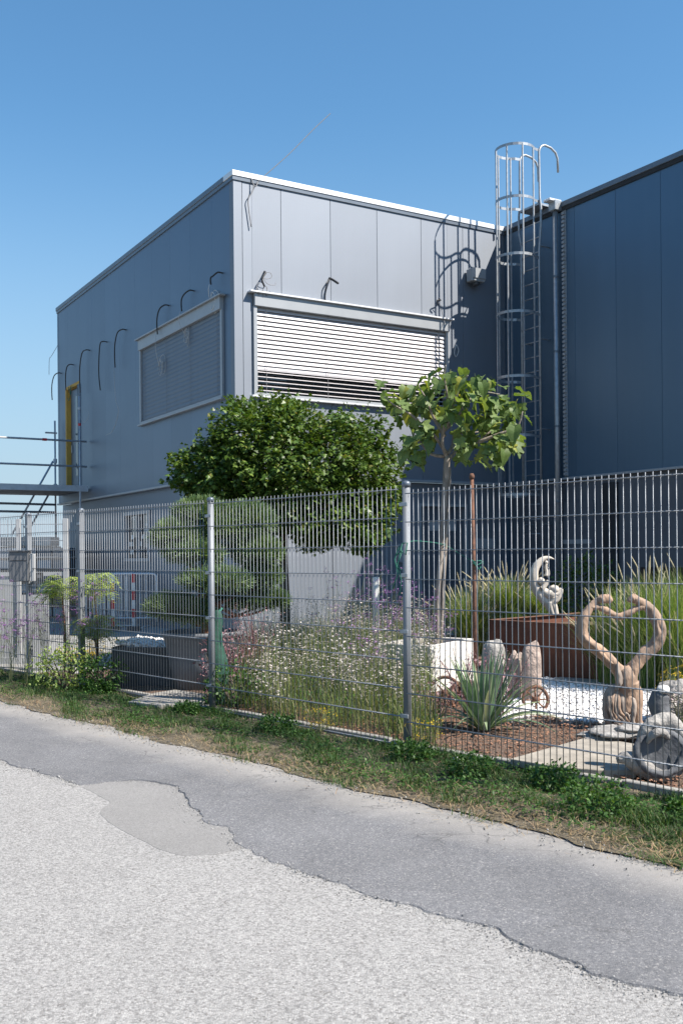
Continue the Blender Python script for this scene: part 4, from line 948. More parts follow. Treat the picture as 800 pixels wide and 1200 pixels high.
# ------------------------------------------------------------ fig tree
FYD = 11.2
fb = at(511, 790, FYD); fig = empty('fig_tree', (fb[0], fb[1], .3), 'young fig tree with big lobed leaves and pale twin stems', 'tree')
def fl(px, py, dy=0.): return tuple(at(px, py, FYD+dy)-np.array(fig.location))
st1 = smooth_path([fl(511, 800), fl(512, 745), fl(513, 700), fl(517, 640), fl(519, 600), fl(522, 560), fl(524, 535)], 5)
MB().tube(st1, lerp_r([.032, .03, .033, .028, .03, .033, .04], len(st1)), 12).build('trunk', m_bark, fig, True)
st2 = smooth_path([fl(516, 800, .05), fl(516, 760, .03), fl(519, 690, -.02), fl(522, 640, .02), fl(525, 590, .03), fl(527, 548, .02)], 5)
MB().tube(st2, lerp_r([.022, .02, .02, .019, .018, .014], len(st2)), 10).build('trunk', m_bark, fig, True)
limbs = [[(524, 538), (518, 520), (520, 500), (524, 470), (520, 440), (522, 428)], [(524, 540), (534, 528), (543, 524), (556, 520), (575, 505), (592, 490)], [(522, 530), (510, 512), (497, 500), (480, 485), (462, 475), (450, 465)],
         [(520, 505), (535, 490), (548, 470), (565, 460), (585, 462)], [(521, 512), (508, 490), (500, 470), (490, 452)], [(524, 532), (530, 522), (532, 508), (545, 508), (560, 506)], [(523, 500), (530, 475), (540, 450), (548, 440)], [(520, 535), (505, 532), (493, 520), (482, 505)], [(560, 518), (580, 510), (605, 500), (612, 482)]]
tips = []
for k, l in enumerate(limbs):
    dy = (-.35, .3, -.2, .15, -.1, .35, -.3, .1, -.15)[k]
    P = smooth_path([fl(x, y, dy*i/(len(l)-1)) for i, (x, y) in enumerate(l)], 4)
    MB().tube(P, lerp_r([.022, .017, .012, .006], len(P)), 7).build('limb', m_bark, fig, True)
    for i in range(len(P)//3, len(P)): tips.append((P[i], P[min(i+1, len(P)-1)]-P[i-1]))
def fig_leaf(lobed, droop, seed):
    r0 = random.Random(seed)
    if lobed: O = [(0, .0), (.12, -.06), (.3, .02), (.46, .2), (.44, .34), (.24, .36), (.3, .52), (.38, .68), (.27, .76), (.13, .66), (.13, .84), (.06, .97), (0, 1.03)]
    else: O = [(0, .0), (.14, -.07), (.3, .0), (.38, .16), (.4, .32), (.37, .46), (.31, .58), (.27, .68), (.2, .78), (.13, .87), (.08, .94), (.03, .99), (0, 1.02)]
    O = [(x*(1+.1*r0.uniform(-1, 1)), y+.015*r0.uniform(-1, 1)) for x, y in O]
    m_ = MB(); v = []; zf = lambda x, y: .3*abs(x)-droop*y*y+.03*math.sin(y*14+abs(x)*9)*abs(x)*3
    mid = [(0, y) for y in np.linspace(0, 1.02, 7)]
    for sg in (1, -1):
        v = [(0, y, zf(0, y)) for y in np.linspace(0, 1.02, 13)]+[(sg*x*.5, y, zf(x*.5, y)) for x, y in O[1:-1]]+[(sg*x, y, zf(x, y)) for x, y in O[1:-1]]
        f = []
        for i in range(11):
            a, b = i, 13+i; c = 24+i
            if i < 10: f += [(a+1, a+2, b+1, b), (b, b+1, c+1, c)]
        f += [(0, 1, 13), (0, 13, 24), (12, 23, 11), (12, 34, 23)]
        if sg < 0: f = [q[::-1] for q in f]
        m_.add(v, f)
    m_.tube([(0, -.32, .02), (0, -.1, .03), (0, .02, .0)], .012, 4)
    return m_.mesh('leaf', l_fig, True)
fms = [fig_leaf(True, .35, 1), fig_leaf(True, .6, 2), fig_leaf(False, .4, 3), fig_leaf(True, .2, 4), fig_leaf(False, .7, 5)]
r0 = random.Random(11)
zones = [(520, 440, 26, 14), (470, 470, 22, 14), (452, 462, 12, 14), (500, 470, 24, 18), (545, 455, 26, 18), (575, 470, 26, 20), (560, 500, 26, 20), (592, 500, 18, 22), (598, 475, 14, 14), (530, 480, 26, 16), (490, 505, 16, 18), (486, 525, 12, 14), (575, 528, 16, 12), (560, 540, 18, 8), (508, 520, 10, 12), (545, 525, 16, 12), (600, 520, 8, 20), (480, 455, 14, 8)]
cnt = 0
for zi, (zx, zy, hx, hy) in enumerate(zones):
    for k in range(max(5, int(hx*hy/19))):
        px = zx+r0.gauss(0, .5)*hx; py = zy+r0.gauss(0, .5)*hy; dy = r0.uniform(-.5, .5)
        p = Vector(fl(px, py, dy)); near = min(tips, key=lambda t: (Vector(t[0])-p).length)
        out = p-Vector(near[0]); 
        if out.length > .26: p = Vector(near[0])+out.normalized()*.26
        ax = Vector((out.x, out.y, 0)); ax = ax.normalized() if ax.length > .01 else Vector((r0.uniform(-1, 1), r0.uniform(-1, 1), 0)).normalized()
        ax = (ax*.8+Vector((r0.uniform(-.7, .7), r0.uniform(-.7, .7), r0.uniform(-1.5, .15)))).normalized()
        up = Vector((r0.uniform(-.4, .4), r0.uniform(-.5, .3), 1)); xx = ax.cross(up).normalized(); zz = xx.cross(ax)
        M_ = Matrix((xx, ax, zz)).transposed(); s_ = r0.uniform(.11, .21)
        link('leaf', fms[r0.randrange(5)], fig, p, M_.to_euler(), s_); cnt += 1
print('fig leaves', cnt)
# twine from post to trunk to pole, tied in bows
tw = empty('green_twine', fw(0, .0, 1.15), 'thin green twine tied from the fence post round the fig to the pole', 'twine')
o_ = np.array(tw.location); D_ = np.array(F0)+fS*0+fN*.04
P = [at(474, 636, 7.43), at(490, 634, 9.0), at(519, 638, 11.12), at(535, 647, 11.0), at(554, 658, 10.88)]
MB().tube([tuple(p-o_) for p in smooth_path(P, 4)], .0045, 5).build('line', m_green, tw, True)
for pts, r_ in (([(471, 637), (477, 636), (475, 650), (468, 645), (471, 637)], .006), ([(468, 640), (462, 655), (466, 672), (460, 690)], .005), ([(470, 642), (466, 660), (470, 680), (468, 698)], .004), ([(465, 650), (471, 645), (464, 664), (470, 668)], .006)):
    MB().tube([tuple(at(x, y, 7.38)-o_) for x, y in pts], r_, 5).build('knot', m_green, tw, True)
for pts in ([(553, 657), (560, 662), (566, 658)], [(554, 658), (561, 668), (563, 664)], [(554, 658), (563, 657), (566, 661)], [(552, 656), (557, 660), (552, 661)], [(515, 640), (521, 637), (519, 642)]):
    MB().tube([tuple(at(x, y, 10.86 if x > 540 else 11.1)-o_) for x, y in pts], .007, 5).build('knot', m_green, tw, True)

# ------------------------------------------------------------ fountain grasses
def plume_mesh():
    n = 150; t = rng.uniform(0, 1, n); r_ = .055*np.sin(np.pi*np.clip(t*.9+.08, 0, 1))**.7; a = rng.uniform(0, 6.28, n)
    P = np.column_stack([np.zeros(n), np.zeros(n), t]); d = np.column_stack([np.cos(a), np.sin(a), np.full(n, 1.1)])
    V, F_ = inst([(-.05, 0, 0), (.05, 0, 0), (.01, 1, 0), (-.01, 1, 0)], [(0, 1, 2, 3)], basis(d), P, r_*1.9)
    c = MB().tube([(0, 0, z) for z in (0, .15, .5, .85, 1)], [.015, .035, .036, .022, .004], 5)
    V2 = np.array(c.v); F2 = np.array([f for f in c.f if len(f) == 4])
    return np_mesh('plume', *cat([(V, F_), (V2, F2)]), m_plume)
plm = plume_mesh()
def grass_clump(loc_, h, spread, nb, npl, label, seed, plume_h=1.1, side=None):
    g_ = empty('fountain_grass', loc_, label, 'ornamental grass', 0, 'fountain grasses in the garden')
    n = nb; base = np.column_stack([rng.normal(0, .07, n), rng.normal(0, .07, n), np.zeros(n)])
    az_ = rng.uniform(0, 6.28, n); hh = h*rng.uniform(.55, 1.05, n); V, F_ = blades(base, hh, spread*rng.uniform(.15, 1.15, n), rng.uniform(.004, .009, n), az_, 1.9, 5)
    b = link('blades', np_mesh('blades', V, F_, l_fount), g_); b['kind'] = 'stuff'
    r0 = random.Random(seed); stm = MB()
    for k in range(npl):
        a = r0.uniform(0, 6.28); ln = r0.uniform(.15, 1.)*spread; H = h*plume_h*r0.uniform(.55, 1.0)-.3*ln
        P = [(ln*math.cos(a)*u**1.6, ln*math.sin(a)*u**1.6, H*u) for u in np.linspace(0, 1, 5)]
        stm.tube(P, .0018, 3, caps=False); e = Vector(P[-1]); d = (e-Vector(P[-2])).normalized()
        link('plume', plm, g_, e, d.to_track_quat('Z', 'Y').to_euler(), r0.uniform(.15, .23))
    so2 = stm.build('stems', m_stem, g_); so2['kind'] = 'stuff'
    return g_
grass_clump(at(553, 772, 14.3)*np.array([1, 1, 0]), 1.0, .62, 1500, 95, 'fountain grass clump left of the rusty planter full of cream plumes', 1)
cpz = HC-.12
grass_clump(np.append(at(596, 727, 14.1)[:2], cpz), .66, .5, 1100, 50, 'fountain grass growing in the left end of the rusty planter', 2)
grass_clump(np.append(at(628, 727, 14.2)[:2], cpz), .5, .45, 800, 12, 'low green fountain grass in the planter beside the moon figure', 3)
for (px, Y, h, sp, nb, npl, lab) in [(722, 10.7, .95, .5, 1300, 48, 'fountain grass showing through the left half of the wooden heart'), (756, 10.4, 1.2, .6, 1700, 44, 'tall fountain grass showing through the right half of the wooden heart'), (800, 10.2, 1.3, .7, 1900, 36, 'tall bright fountain grass at the right edge behind the pale figure'), (840, 10.6, 1.35, .7, 1500, 10, 'fountain grass clump cut by the right edge of the photo')]:
    grass_clump(at(px, 700, Y)*np.array([1, 1, 0]), h, sp, nb, npl, lab, int(px))
# dark shrubs on the far side
def shrub(name, loc_, rx, ry, rz, n, mat, lsz, label, cat_='shrub', zc_=None, group=None, trunk=True):
    s_ = empty(name, loc_, label, cat_, 0, group)
    if trunk:
        m_ = MB(); r0 = random.Random(n)
        for k in range(7):
            a = k*.9; m_.tube([(0, 0, 0), (rx*.3*math.cos(a), ry*.3*math.sin(a), rz*.8), (rx*.7*math.cos(a), ry*.7*math.sin(a), rz*1.4)], [.014, .01, .004], 5)
        m_.build('stems', m_barkdark, s_)
    d = rdir(n); rr = rng.uniform(.2, 1, n)**.4; T = d*rr[:, None]*np.array([rx, ry, rz]); T += .12*rx*np.sin(T[:, [1, 2, 0]]*11/rx+1); T[:, 2] += zc_ if zc_ is not None else rz
    T[:, 2] = np.abs(T[:, 2])
    V, F_ = inst(OV_V, OV_F, basis(d*.6+rng.normal(0, .6, (n, 3)), roll=rng.uniform(-1, 1, n)), T, rng.uniform(.6, 1.2, n)*lsz)
    f_ = link('foliage', np_mesh('foliage', V, F_, mat), s_); f_['kind'] = 'stuff'; return s_
shrub('dark_shrub', np.append(at(686, 730, 15.0)[:2], .3), .55, .4, .55, 1800, l_maple, .07, 'dark leafy shrub in shade right of the moon figure')

# ------------------------------------------------------------ crescent moon figure
MYD = 13.3
mn = empty('moon_statue', np.append(at(652, 722, MYD)[:2], cpz), 'pale cast stone crescent moon with a small seated figure', 'statue')
mn.location.z = at(652, 723, MYD)[2]-.0
def z5(x, y, dy=0.): return tuple(at(600+x/8, 640+y/8, MYD+dy)-np.array(mn.location))
def tubep(pts, rs, conv, dy=0., k=5, n=10): 
    P = smooth_path([conv(*(p if len(p) == 3 else (p[0], p[1], dy))) for p in pts], k); return MB().tube(P, lerp_r(rs, len(P)), n)
def sq(mb_, c, f):  # flatten along depth
    return mb_
tubep([(392, 122), (340, 108), (285, 122), (235, 170), (207, 225), (200, 290), (210, 360), (240, 430), (285, 490), (330, 540), (365, 600)], [.004, .022, .036, .05, .056, .06, .062, .066, .064, .06, .05], z5).build('crescent', m_cast, mn, True)
fg = MB()
b1 = tubep([(318, 165), (312, 200), (322, 240), (318, 280)], [.016, .02, .022, .03], z5, -.03); b1.build('sprite_body', m_cast, mn, True)
MB().blob(z5(318, 152, -.03), .022, .022, .025, 3, .05).build('sprite_head', m_cast, mn, True)
tubep([(318, 190), (340, 215), (345, 270), (325, 290)], [.008, .007, .006, .008], z5, -.04, 4, 6).build('sprite_arm', m_cast, mn, True)
tubep([(245, 345), (275, 320), (290, 305)], [.04, .05, .025], z5, -.04).build('knee', m_cast, mn, True)
tubep([(335, 320), (318, 350), (290, 385), (275, 400)], [.02, .028, .034, .036], z5, -.06).build('thigh', m_cast, mn, True)
tubep([(285, 410), (320, 440), (365, 450), (395, 480), (370, 530), (350, 560)], [.045, .065, .075, .07, .06, .05], z5, -.03).build('torso', m_cast, mn, True)
MB().blob(z5(397, 408, -.05), .058, .055, .06, 8, .07).build('head', m_cast, mn, True)
MB().blob(z5(385, 395, -.03), .06, .06, .045, 5, .15).build('hair', m_cast, mn, True)
tubep([(360, 440), (420, 450), (455, 400), (450, 440), (420, 500), (395, 520)], [.03, .03, .02, .03, .032, .03], z5, -.07, 4).build('arm', m_cast, mn, True)
for sx in (-1, 1): tubep([(360+sx*12, 520), (375+sx*18, 580), (395+sx*16, 640), (410+sx*16, 670)], [.05, .045, .035, .02], z5, -.04).build('draped_leg', m_cast, mn, True)
MB().blob(z5(400, 665), .08, .08, .035, 4, .2).build('base', m_cast, mn, True)

# ------------------------------------------------------------ carved wooden heart
HY = 8.15
ht = empty('heart_sculpture', at(728, 852, HY)*np.array([1, 1, 0]), 'tall carved driftwood heart formed by two bowed figures', 'sculpture')
ht.location.z = .12
def z6(x, y, dy=0.): return tuple(at(640+x/4.615, 620+y/4.615, HY+dy)-np.array(ht.location))
from mathutils import noise
def rough(mb, amp, sc, ridge=0.):
    out = []
    for v in mb.v:
        p = Vector(v); q = Vector((p.x*sc, p.y*sc, p.z*sc*.45)); d = noise.noise_vector(q)*amp+noise.noise_vector(q*3.1)*amp*.45
        out.append(tuple(p+d))
    mb.v = out; return mb
def hw(name, pts, rs, mat=m_wood, k=6, n=12, dy=0., squash=None):
    return rough(tubep(pts, [r*1.27 for r in rs], z6, dy, k+3, 20), .013, 15).build(name, mat, ht, True)
hw('left_arm', [(345, 390, .0), (315, 378, 0), (280, 390, .02), (240, 420, .02), (205, 475, 0), (192, 545, 0), (222, 610, 0), (285, 660, 0), (345, 715, 0), (395, 775, 0), (420, 840, 0)], [.02, .028, .022, .03, .032, .035, .038, .036, .036, .042, .05])
hw('left_head', [(352, 392), (330, 380), (300, 382), (280, 392)], [.014, .03, .028, .012])
hw('right_arm', [(442, 385, 0), (470, 378, 0), (510, 395, .01), (560, 435, .02), (598, 500, 0), (610, 570, 0), (585, 625, 0), (525, 680, 0), (475, 740, 0), (455, 800, 0), (450, 860, 0)], [.018, .03, .03, .034, .036, .04, .044, .042, .04, .045, .052])
hw('right_head', [(440, 390), (462, 378), (490, 388), (505, 402)], [.014, .03, .027, .012])
hw('joined_hands', [(240, 425, 0), (285, 425, 0), (330, 445, 0), (385, 473, 0), (440, 455, 0), (490, 425, 0), (530, 420, 0)], [.016, .018, .02, .024, .02, .018, .02])
hw('left_rib', [(205, 545, -.03), (215, 600, -.04), (280, 655, -.04), (350, 730, -.04)], [.008, .018, .018, .01])
hw('right_rib', [(590, 480, -.03), (600, 560, -.04), (575, 620, -.04)], [.008, .016, .01])
hw('waist', [(405, 755), (425, 800), (425, 860), (415, 920)], [.05, .066, .062, .04], m_wood)
hw('dark_cleft', [(375, 730, -.04), (385, 780, -.055), (390, 830, -.06), (380, 870, -.05)], [.012, .024, .024, .014], m_woodgrey)
hw('right_leg', [(455, 830), (475, 900), (488, 970), (492, 1030), (505, 1090), (500, 1120)], [.055, .048, .034, .028, .034, .03])
hw('right_shin', [(430, 905, -.03), (462, 920, -.04), (470, 975, -.05), (465, 1040, -.05), (500, 1085, -.06)], [.01, .02, .018, .014, .02], m_woodgrey)
hw('left_root', [(400, 860), (345, 885), (325, 940), (322, 1000), (345, 1050), (380, 1085)], [.035, .035, .028, .026, .024, .016], m_woodgrey)
for k, (a, b) in enumerate([(0, 0), (18, -12), (36, -26), (55, -42), (74, -56)]):
    hw('root_strand', [(352+a*.75, 880, -.03), (335+a, 930, -.055), (340+a, 985, -.06), (365+a*.9, 1030+b*.5, -.06), (410+a*.5, 1062+b*.5, -.05), (462, 1070+b*.35, -.04)], [.012, .014, .011, .011, .010, .008], m_wood if k % 2 else m_woodgrey, 5, 8)
hw('tooth', [(425, 880), (435, 930), (430, 985), (428, 995)], [.04, .052, .05, .015])
hw('foot', [(330, 1085), (380, 1090), (440, 1100), (500, 1108)], [.02, .03, .032, .026], m_woodgrey)
hw('foot', [(470, 1050), (500, 1080), (515, 1110)], [.02, .034, .014], m_wood)

# ------------------------------------------------------------ stone bird basin at the right edge
BYD = 6.3
bb = empty('bird_basin', at(772, 905, BYD)*np.array([1, 1, 0]), 'grey stone sculpture with a round tilted basin and a curved neck', 'sculpture')
bb.location.z = .03
def z7(x, y, dy=0.): return tuple(at(700+x/6.67, 780+y/6.67, BYD+dy)-np.array(bb.location))
def bs_(name, pts, rs, mat=m_darkstone, dy=0., n=12): return rough(tubep(pts, rs, z7, dy, 8, 18), .012, 13).build(name, mat, bb, True)
ring = [(490+185*math.cos(a), 680+165*math.sin(a), -.04-.03*math.sin(a)) for a in np.linspace(0, 2*math.pi, 25)]
bs_('basin_rim', ring, [.024]*25)
c = Vector(z7(490, 680, .0)); dv = []
mb_ = MB(); k_ = 20
mb_.v = [tuple(c+Vector((0, -.015, 0)))]+[z7(490+170*math.cos(a), 680+150*math.sin(a), -.045) for a in np.linspace(0, 2*math.pi, k_, endpoint=False)]
mb_.f = [(0, 1+(i+1) % k_, 1+i) for i in range(k_)]; mb_.build('basin_dish', m_darkstone, bb, True)
bs_('arch', [(345, 640, .02), (360, 540, 0), (395, 470, 0), (460, 440, 0), (530, 430, .02), (600, 470, .03), (645, 560, .05), (665, 680, .05), (650, 800, .02)], [.04, .035, .035, .042, .05, .05, .05, .05, .05], m_stone)
bs_('inner_arch', [(385, 600, -.04), (430, 545, -.06), (500, 520, -.06), (560, 560, -.04)], [.012, .03, .032, .014], m_stone)
bs_('neck', [(500, 450, .05), (490, 380, .06), (475, 300, .07), (490, 230, .07), (505, 195, .07)], [.06, .055, .062, .055, .03], m_darkstone)
MB().blob(z7(512, 188, .05), .045, .045, .028, 2, .1).build('white_cap', m_whiteconc, bb, True)
bs_('foot', [(150, 740, 0), (230, 720, 0), (330, 780, 0), (430, 830, 0), (560, 850, 0)], [.02, .05, .07, .06, .05], m_stone)
bs_('back_lobe', [(380, 700, .08), (490, 760, .1), (600, 700, .1)], [.1, .15, .1], m_darkstone)
o = MB().blob((0, 0, 0), .2, .12, .1, 9, .15, 18).build('boulder', m_stone, None, True); o.location = tuple(at(800, 838, 8.3)); o.location.z = .3; tag(o, 'smooth grey boulder behind the basin at the right edge', 'stone')
o = MB().blob((0, 0, -.02), .3, .2, .25, 19, .15, 18).build('boulder', m_darkstone, None, True); o.location = tuple(at(812, 850, 8.4)); o.location.z = .14; tag(o, 'dark low boulder under the smooth grey one at right edge', 'stone')

# standing rocks and small stones behind the yucca
def rock(px, py, Y, rx, rz, seed, label, mat=m_stone, ry=None):
    P = at(px, py, Y); o = MB().blob((0, 0, rz*.9), rx, ry or rx*.7, rz, seed, .085, 22, .5).build('standing_rock', mat, None, True)
    o.location = (P[0], P[1], .02); return tag(o, label, 'rock')
rock(578, 800, 9.9, .115, .3, 5, 'tallest grey standing rock left of the two brown ones')
rock(622, 800, 9.6, .095, .3, 12, 'brown upright rock on the right of the pair', m_reddstone)
rock(604, 800, 9.75, .075, .24, 21, 'smaller brown rock leaning against the upright one', m_reddstone)
o = MB().blob((0, 0, .03), .11, .09, .065, 31, .18, 16).build('boulder', m_whiteconc, None, True); o.location = W(gnd(613, 838)); tag(o, 'white rounded boulder between yucca and iron wheel', 'rock')
for k, (px, py) in enumerate([(645, 845), (592, 842), (662, 851), (574, 836)]):
    o = MB().blob((0, 0, .02), .06, .05, .035, 41+k, .2, 12).build('small_stone', m_reddstone, None, True); o.location = W(gnd(px, py))
    tag(o, ['small brown stone right of the white boulder', 'small brown stone under the yucca tips', 'small brown stone at the edge of white pebbles', 'small brown stone deep inside the yucca'][k], 'stone')
# iron wheels
def wheel(px, py, Y, r_, label, rz, tilt, ns=8):
    P = at(px, py, Y); w_ = empty('iron_wheel', (P[0], P[1], P[2]), label, 'wheel', rz); w_.rotation_euler = (tilt, 0, rz)
    ringp = [(r_*math.cos(a), 0, r_*math.sin(a)) for a in np.linspace(0, 2*math.pi, 25)]
    MB().tube(ringp, .016, 7, caps=False).build('rim', m_rust, w_, True)
    MB().tube([(0, -.04, 0), (0, .04, 0)], .03, 10).build('hub', m_rust, w_, True)
    sp_ = MB().tube([(.02, 0, 0), (r_-.01, 0, 0)], [.009, .007], 6).mesh('spoke', m_rust, True)
    for k in range(ns): link('spoke', sp_, w_, (0, 0, 0), (0, k*2*math.pi/ns, 0))
wheel(627, 820, 9.0, .118, 'rusty spoked iron wheel on white pebbles right of the yucca', .2, -.15)
wheel(521, 812, 9.5, .15, 'rusty spoked iron wheel left of the yucca before white planter', -.3, -.2)
wheel(541, 816, 9.4, .13, 'rusty spoked iron wheel partly behind the yucca leaves', .5, -.1)

# ------------------------------------------------------------ yucca
yu = empty('yucca', gnd(566, 862), 'spiky grey-green yucca with long sword leaves beside the fence post', 'yucca')
r0 = random.Random(4)
def sword(L_, w_, bend, seed):
    V = []; F_ = []; sg = 8
    for i in range(sg+1):
        u = i/sg; a = bend*u; x = L_*(u-.0); wv = w_*(math.sin(min(1, u*2.2+.35)*math.pi/2))*(1-u**3.2)+.0008
        Y_ = L_*math.sin(a)/max(bend, .01) if bend > .02 else x; Z_ = -L_*(1-math.cos(a))/max(bend, .01) if bend > .02 else 0
        V += [(-wv, Y_, Z_+wv*.45), (0, Y_, Z_-wv*.1), (wv, Y_, Z_+wv*.45)]
    for i in range(sg):
        a = 3*i; F_ += [(a, a+1, a+4, a+3), (a+1, a+2, a+5, a+4)]
    return np_mesh('sword_leaf', V, F_, l_yucca, True)
sws = [sword(.62, .017, .15, 1), sword(.66, .019, .5, 2), sword(.6, .017, 1.1, 3), sword(.52, .016, 2.0, 4)]
for k in range(78):
    a = r0.uniform(0, 6.28); el = r0.choice([84, 82, 80, 76, 74, 70, 66, 58, 50, 40, 30, 20])*math.pi/180*r0.uniform(.9, 1.1); m_ = sws[0 if el > 1.15 else (1 if el > .85 else (2 if el > .5 else 3))]
    d = Vector((math.cos(a)*math.cos(el), math.sin(a)*math.cos(el), math.sin(el))); x = d.cross(Vector((0, 0, 1))).normalized(); z = x.cross(d)
    link('sword_leaf', m_, yu, (.05*math.cos(a), .05*math.sin(a), .05), Matrix((x, d, z)).transposed().to_euler(), r0.uniform(.75, 1.1))
# dusky red-leaved twigs round the wheels
def twiggy(loc_, rx, h, nst, label, name='red_leaved_shrub', fl_mat=None, stem=m_redtwig, lf=90, ls=.03):
    s_ = empty(name, loc_, label, 'shrub'); r0 = random.Random(nst+int(h*100)); m_ = MB(); T = []
    for k in range(nst):
        a = r0.uniform(0, 6.28); q = r0.uniform(.2, 1)*rx; H = h*r0.uniform(.6, 1)
        P = [(q*math.cos(a)*u**1.3+.01*math.sin(u*9+k), q*math.sin(a)*u**1.3, H*u) for u in np.linspace(0, 1, 6)]; m_.tube(P, lerp_r([.004, .002], 6), 4, caps=False); T += P[2:]
    m_.build('stems', stem, s_)
    T = np.array(T)[rng.integers(0, len(T), lf)]+rng.normal(0, .025, (lf, 3)); 
    V, F_ = inst(OV_V, OV_F, basis(rdir(lf)), T, rng.uniform(.5, 1.3, lf)*ls); f_ = link('leaves', np_mesh('leaves', V, F_, fl_mat or m_lav), s_); f_['kind'] = 'stuff'
    return s_
twiggy(gnd(585, 846), .3, .62, 26, 'dusky red-leaved shrub between yucca and standing rocks', lf=420)
twiggy(gnd(545, 838), .3, .6, 24, 'dusky red-leaved shrub behind the left half of the yucca', lf=380)
twiggy(gnd(512, 850), .22, .4, 20, 'low dusky shrub left of the yucca near the post', lf=300)

twiggy(at(300, 780, 10.6)*np.array([1, 1, 0]), .33, .95, 30, 'dusky red-leaved shrub under the right side of the pine', lf=520, ls=.028)
twiggy(at(272, 800, 10.0)*np.array([1, 1, 0]), .25, .75, 24, 'dusky red-leaved shrub right of the third round post', lf=380, ls=.028)
# ------------------------------------------------------------ meadow bed behind panels C-D
MPOLY = poly_px([(262, 832), (300, 850), (380, 868), (470, 888), (508, 896), (520, 862), (503, 820), (500, 790), (508, 772), (400, 766), (300, 770), (268, 800)])
def inm(s_, t): return in_poly(np.array([fw(a, b)[:2] for a, b in zip(s_, t)]), MPOLY)
def bed(n, smin, smax, nmin, nmax): return rng.uniform(smin, smax, n), rng.uniform(nmin, nmax, n)
n = 60000; s_, t = bed(n, -6.5, .4, .15, 5.2)
keep = (noise2(s_*1.5, t*1.5) > rng.uniform(-1.6, .7, n)) & inm(s_, t); s_, t = s_[keep], t[keep]; n = len(s_)
B = np.array([fw(a, b, .02) for a, b in zip(s_, t)])
hh = rng.uniform(.2, .62, n)*np.clip(.55+t*.3, .5, 1.)
V, F_ = blades(B, hh, rng.uniform(.02, .22, n), rng.uniform(.0022, .005, n), seg=4)
tag(link('meadow_grass', np_mesh('meadow_grass', V, F_, l_meadow)), 'pale dry-green meadow grass filling the bed between the round posts', 'grass', kind='stuff')
# leafy undergrowth
n = 50000; s_, t = bed(n, -6.5, .4, .15, 5.2); keep = noise2(s_*2+5, t*2) > rng.uniform(-.9, 1.3, n); keep &= inm(s_, t); s_, t = s_[keep], t[keep]; n = len(s_)
B = np.array([fw(a, b, .03) for a, b in zip(s_, t)]); B[:, 2] += rng.uniform(0, .42, n)*np.clip(.4+t*.35, .3, 1); d = rdir(n); d[:, 2] = np.abs(d[:, 2])
V, F_ = inst(OV_V, OV_F, basis(d), B, rng.uniform(.012, .035, n))
tag(link('meadow_leaves', np_mesh('meadow_leaves', V, F_, l_weed)), 'green leafy undergrowth inside the flower bed', 'ground cover', kind='stuff')
petal = [(0, 0, 0), (-.45, .5, .12), (0, 1, .06), (.45, .5, .12)]
def flower_plant(name, loc_, nst, h, rx, label, mat, size, per, kind, group, seed, heads=1.):
    p_ = empty(name, loc_, label, 'flower', 0, group); r0 = random.Random(seed); m_ = MB(); H_ = []
    for k in range(nst):
        a = r0.uniform(0, 6.28); q = r0.uniform(.1, 1)*rx; H = h*r0.uniform(.55, 1.05)
        P = [(q*math.cos(a)*u**1.4+.012*math.sin(u*7+k), q*math.sin(a)*u**1.4, H*u) for u in np.linspace(0, 1, 6)]; m_.tube(P, [.0022, .002, .0018, .0016, .0014, .001], 3, caps=False)
        if kind == 'spray':
            for u in np.linspace(.5, 1, 7):
                if r0.random() < .75*heads: i = u*5; b = np.array(P[int(min(4, i))]); H_.append(b+(np.array(P[int(min(5, i+1))])-b)*(i % 1)+np.array([r0.gauss(0, .02), r0.gauss(0, .02), 0]))
        else:
            H_.append(np.array(P[-1]))
            for u in (3, 4):
                if r0.random() < .6: e = np.array(P[u])+np.array([r0.gauss(0, .05), r0.gauss(0, .05), .12]); m_.tube([P[u], tuple(e)], .0013, 3, caps=False); H_.append(e)
    m_.build('stems', m_stem, p_)
    T = []; D = []; S = []
    for hd in H_:
        for j in range(per):
            a = j*2*math.pi/per+r0.random(); d = np.array([math.cos(a), math.sin(a), r0.uniform(-.2, .8)])
            jit = np.array([r0.gauss(0, 1), r0.gauss(0, 1), r0.gauss(0, .6)])*(size*.55 if kind != 'spray' else 0)
            T.append(hd+jit); D.append(d); S.append(size*r0.uniform(.6, 1.1)*(1 if kind == 'spray' else .6))
    V, F_ = inst(petal, [(0, 1, 2, 3)], basis(np.array(D)), np.array(T), np.array(S)); f_ = link('blossoms', np_mesh('blossoms', V, F_, mat), p_); f_['kind'] = 'stuff'
    return p_
r9 = random.Random(21); k = 0
ga = MB(); T = []; D = []; S = []
c_ = 0
while c_ < 80:
    s1 = r9.uniform(-6, .3); n1 = r9.uniform(.3, 5)
    if not inm(np.array([s1]), np.array([n1]))[0]: continue
    c_ += 1; b0 = fw(s1, n1)
    for q in range(14):
        a = r9.uniform(0, 6.28); q_ = r9.uniform(.03, .3); H = (.55+.1*min(n1, 3))*r9.uniform(.5, 1.1)
        P = [(b0[0]+q_*math.cos(a)*u**1.4+.012*math.sin(u*7+q), b0[1]+q_*math.sin(a)*u**1.4, H*u) for u in np.linspace(0, 1, 6)]; ga.tube(P, [.0022, .002, .0018, .0016, .0014, .001], 3, caps=False)
        for u in np.linspace(.45, 1, 7):
            if r9.random() < .7:
                i = min(4.99, u*5); p_ = np.array(P[int(i)]); hd = p_+(np.array(P[int(i)+1])-p_)*(i % 1)+np.array([r9.gauss(0, .02), r9.gauss(0, .02), 0])
                for j in range(4): aa = j*1.57+r9.random(); T.append(hd); D.append([math.cos(aa), math.sin(aa), r9.uniform(-.2, .8)]); S.append(r9.uniform(.013, .026))
tag(ga.build('gaura_stems', m_stem), 'thin wiry stems of the white flowers in the bed', 'flower stems', kind='stuff')
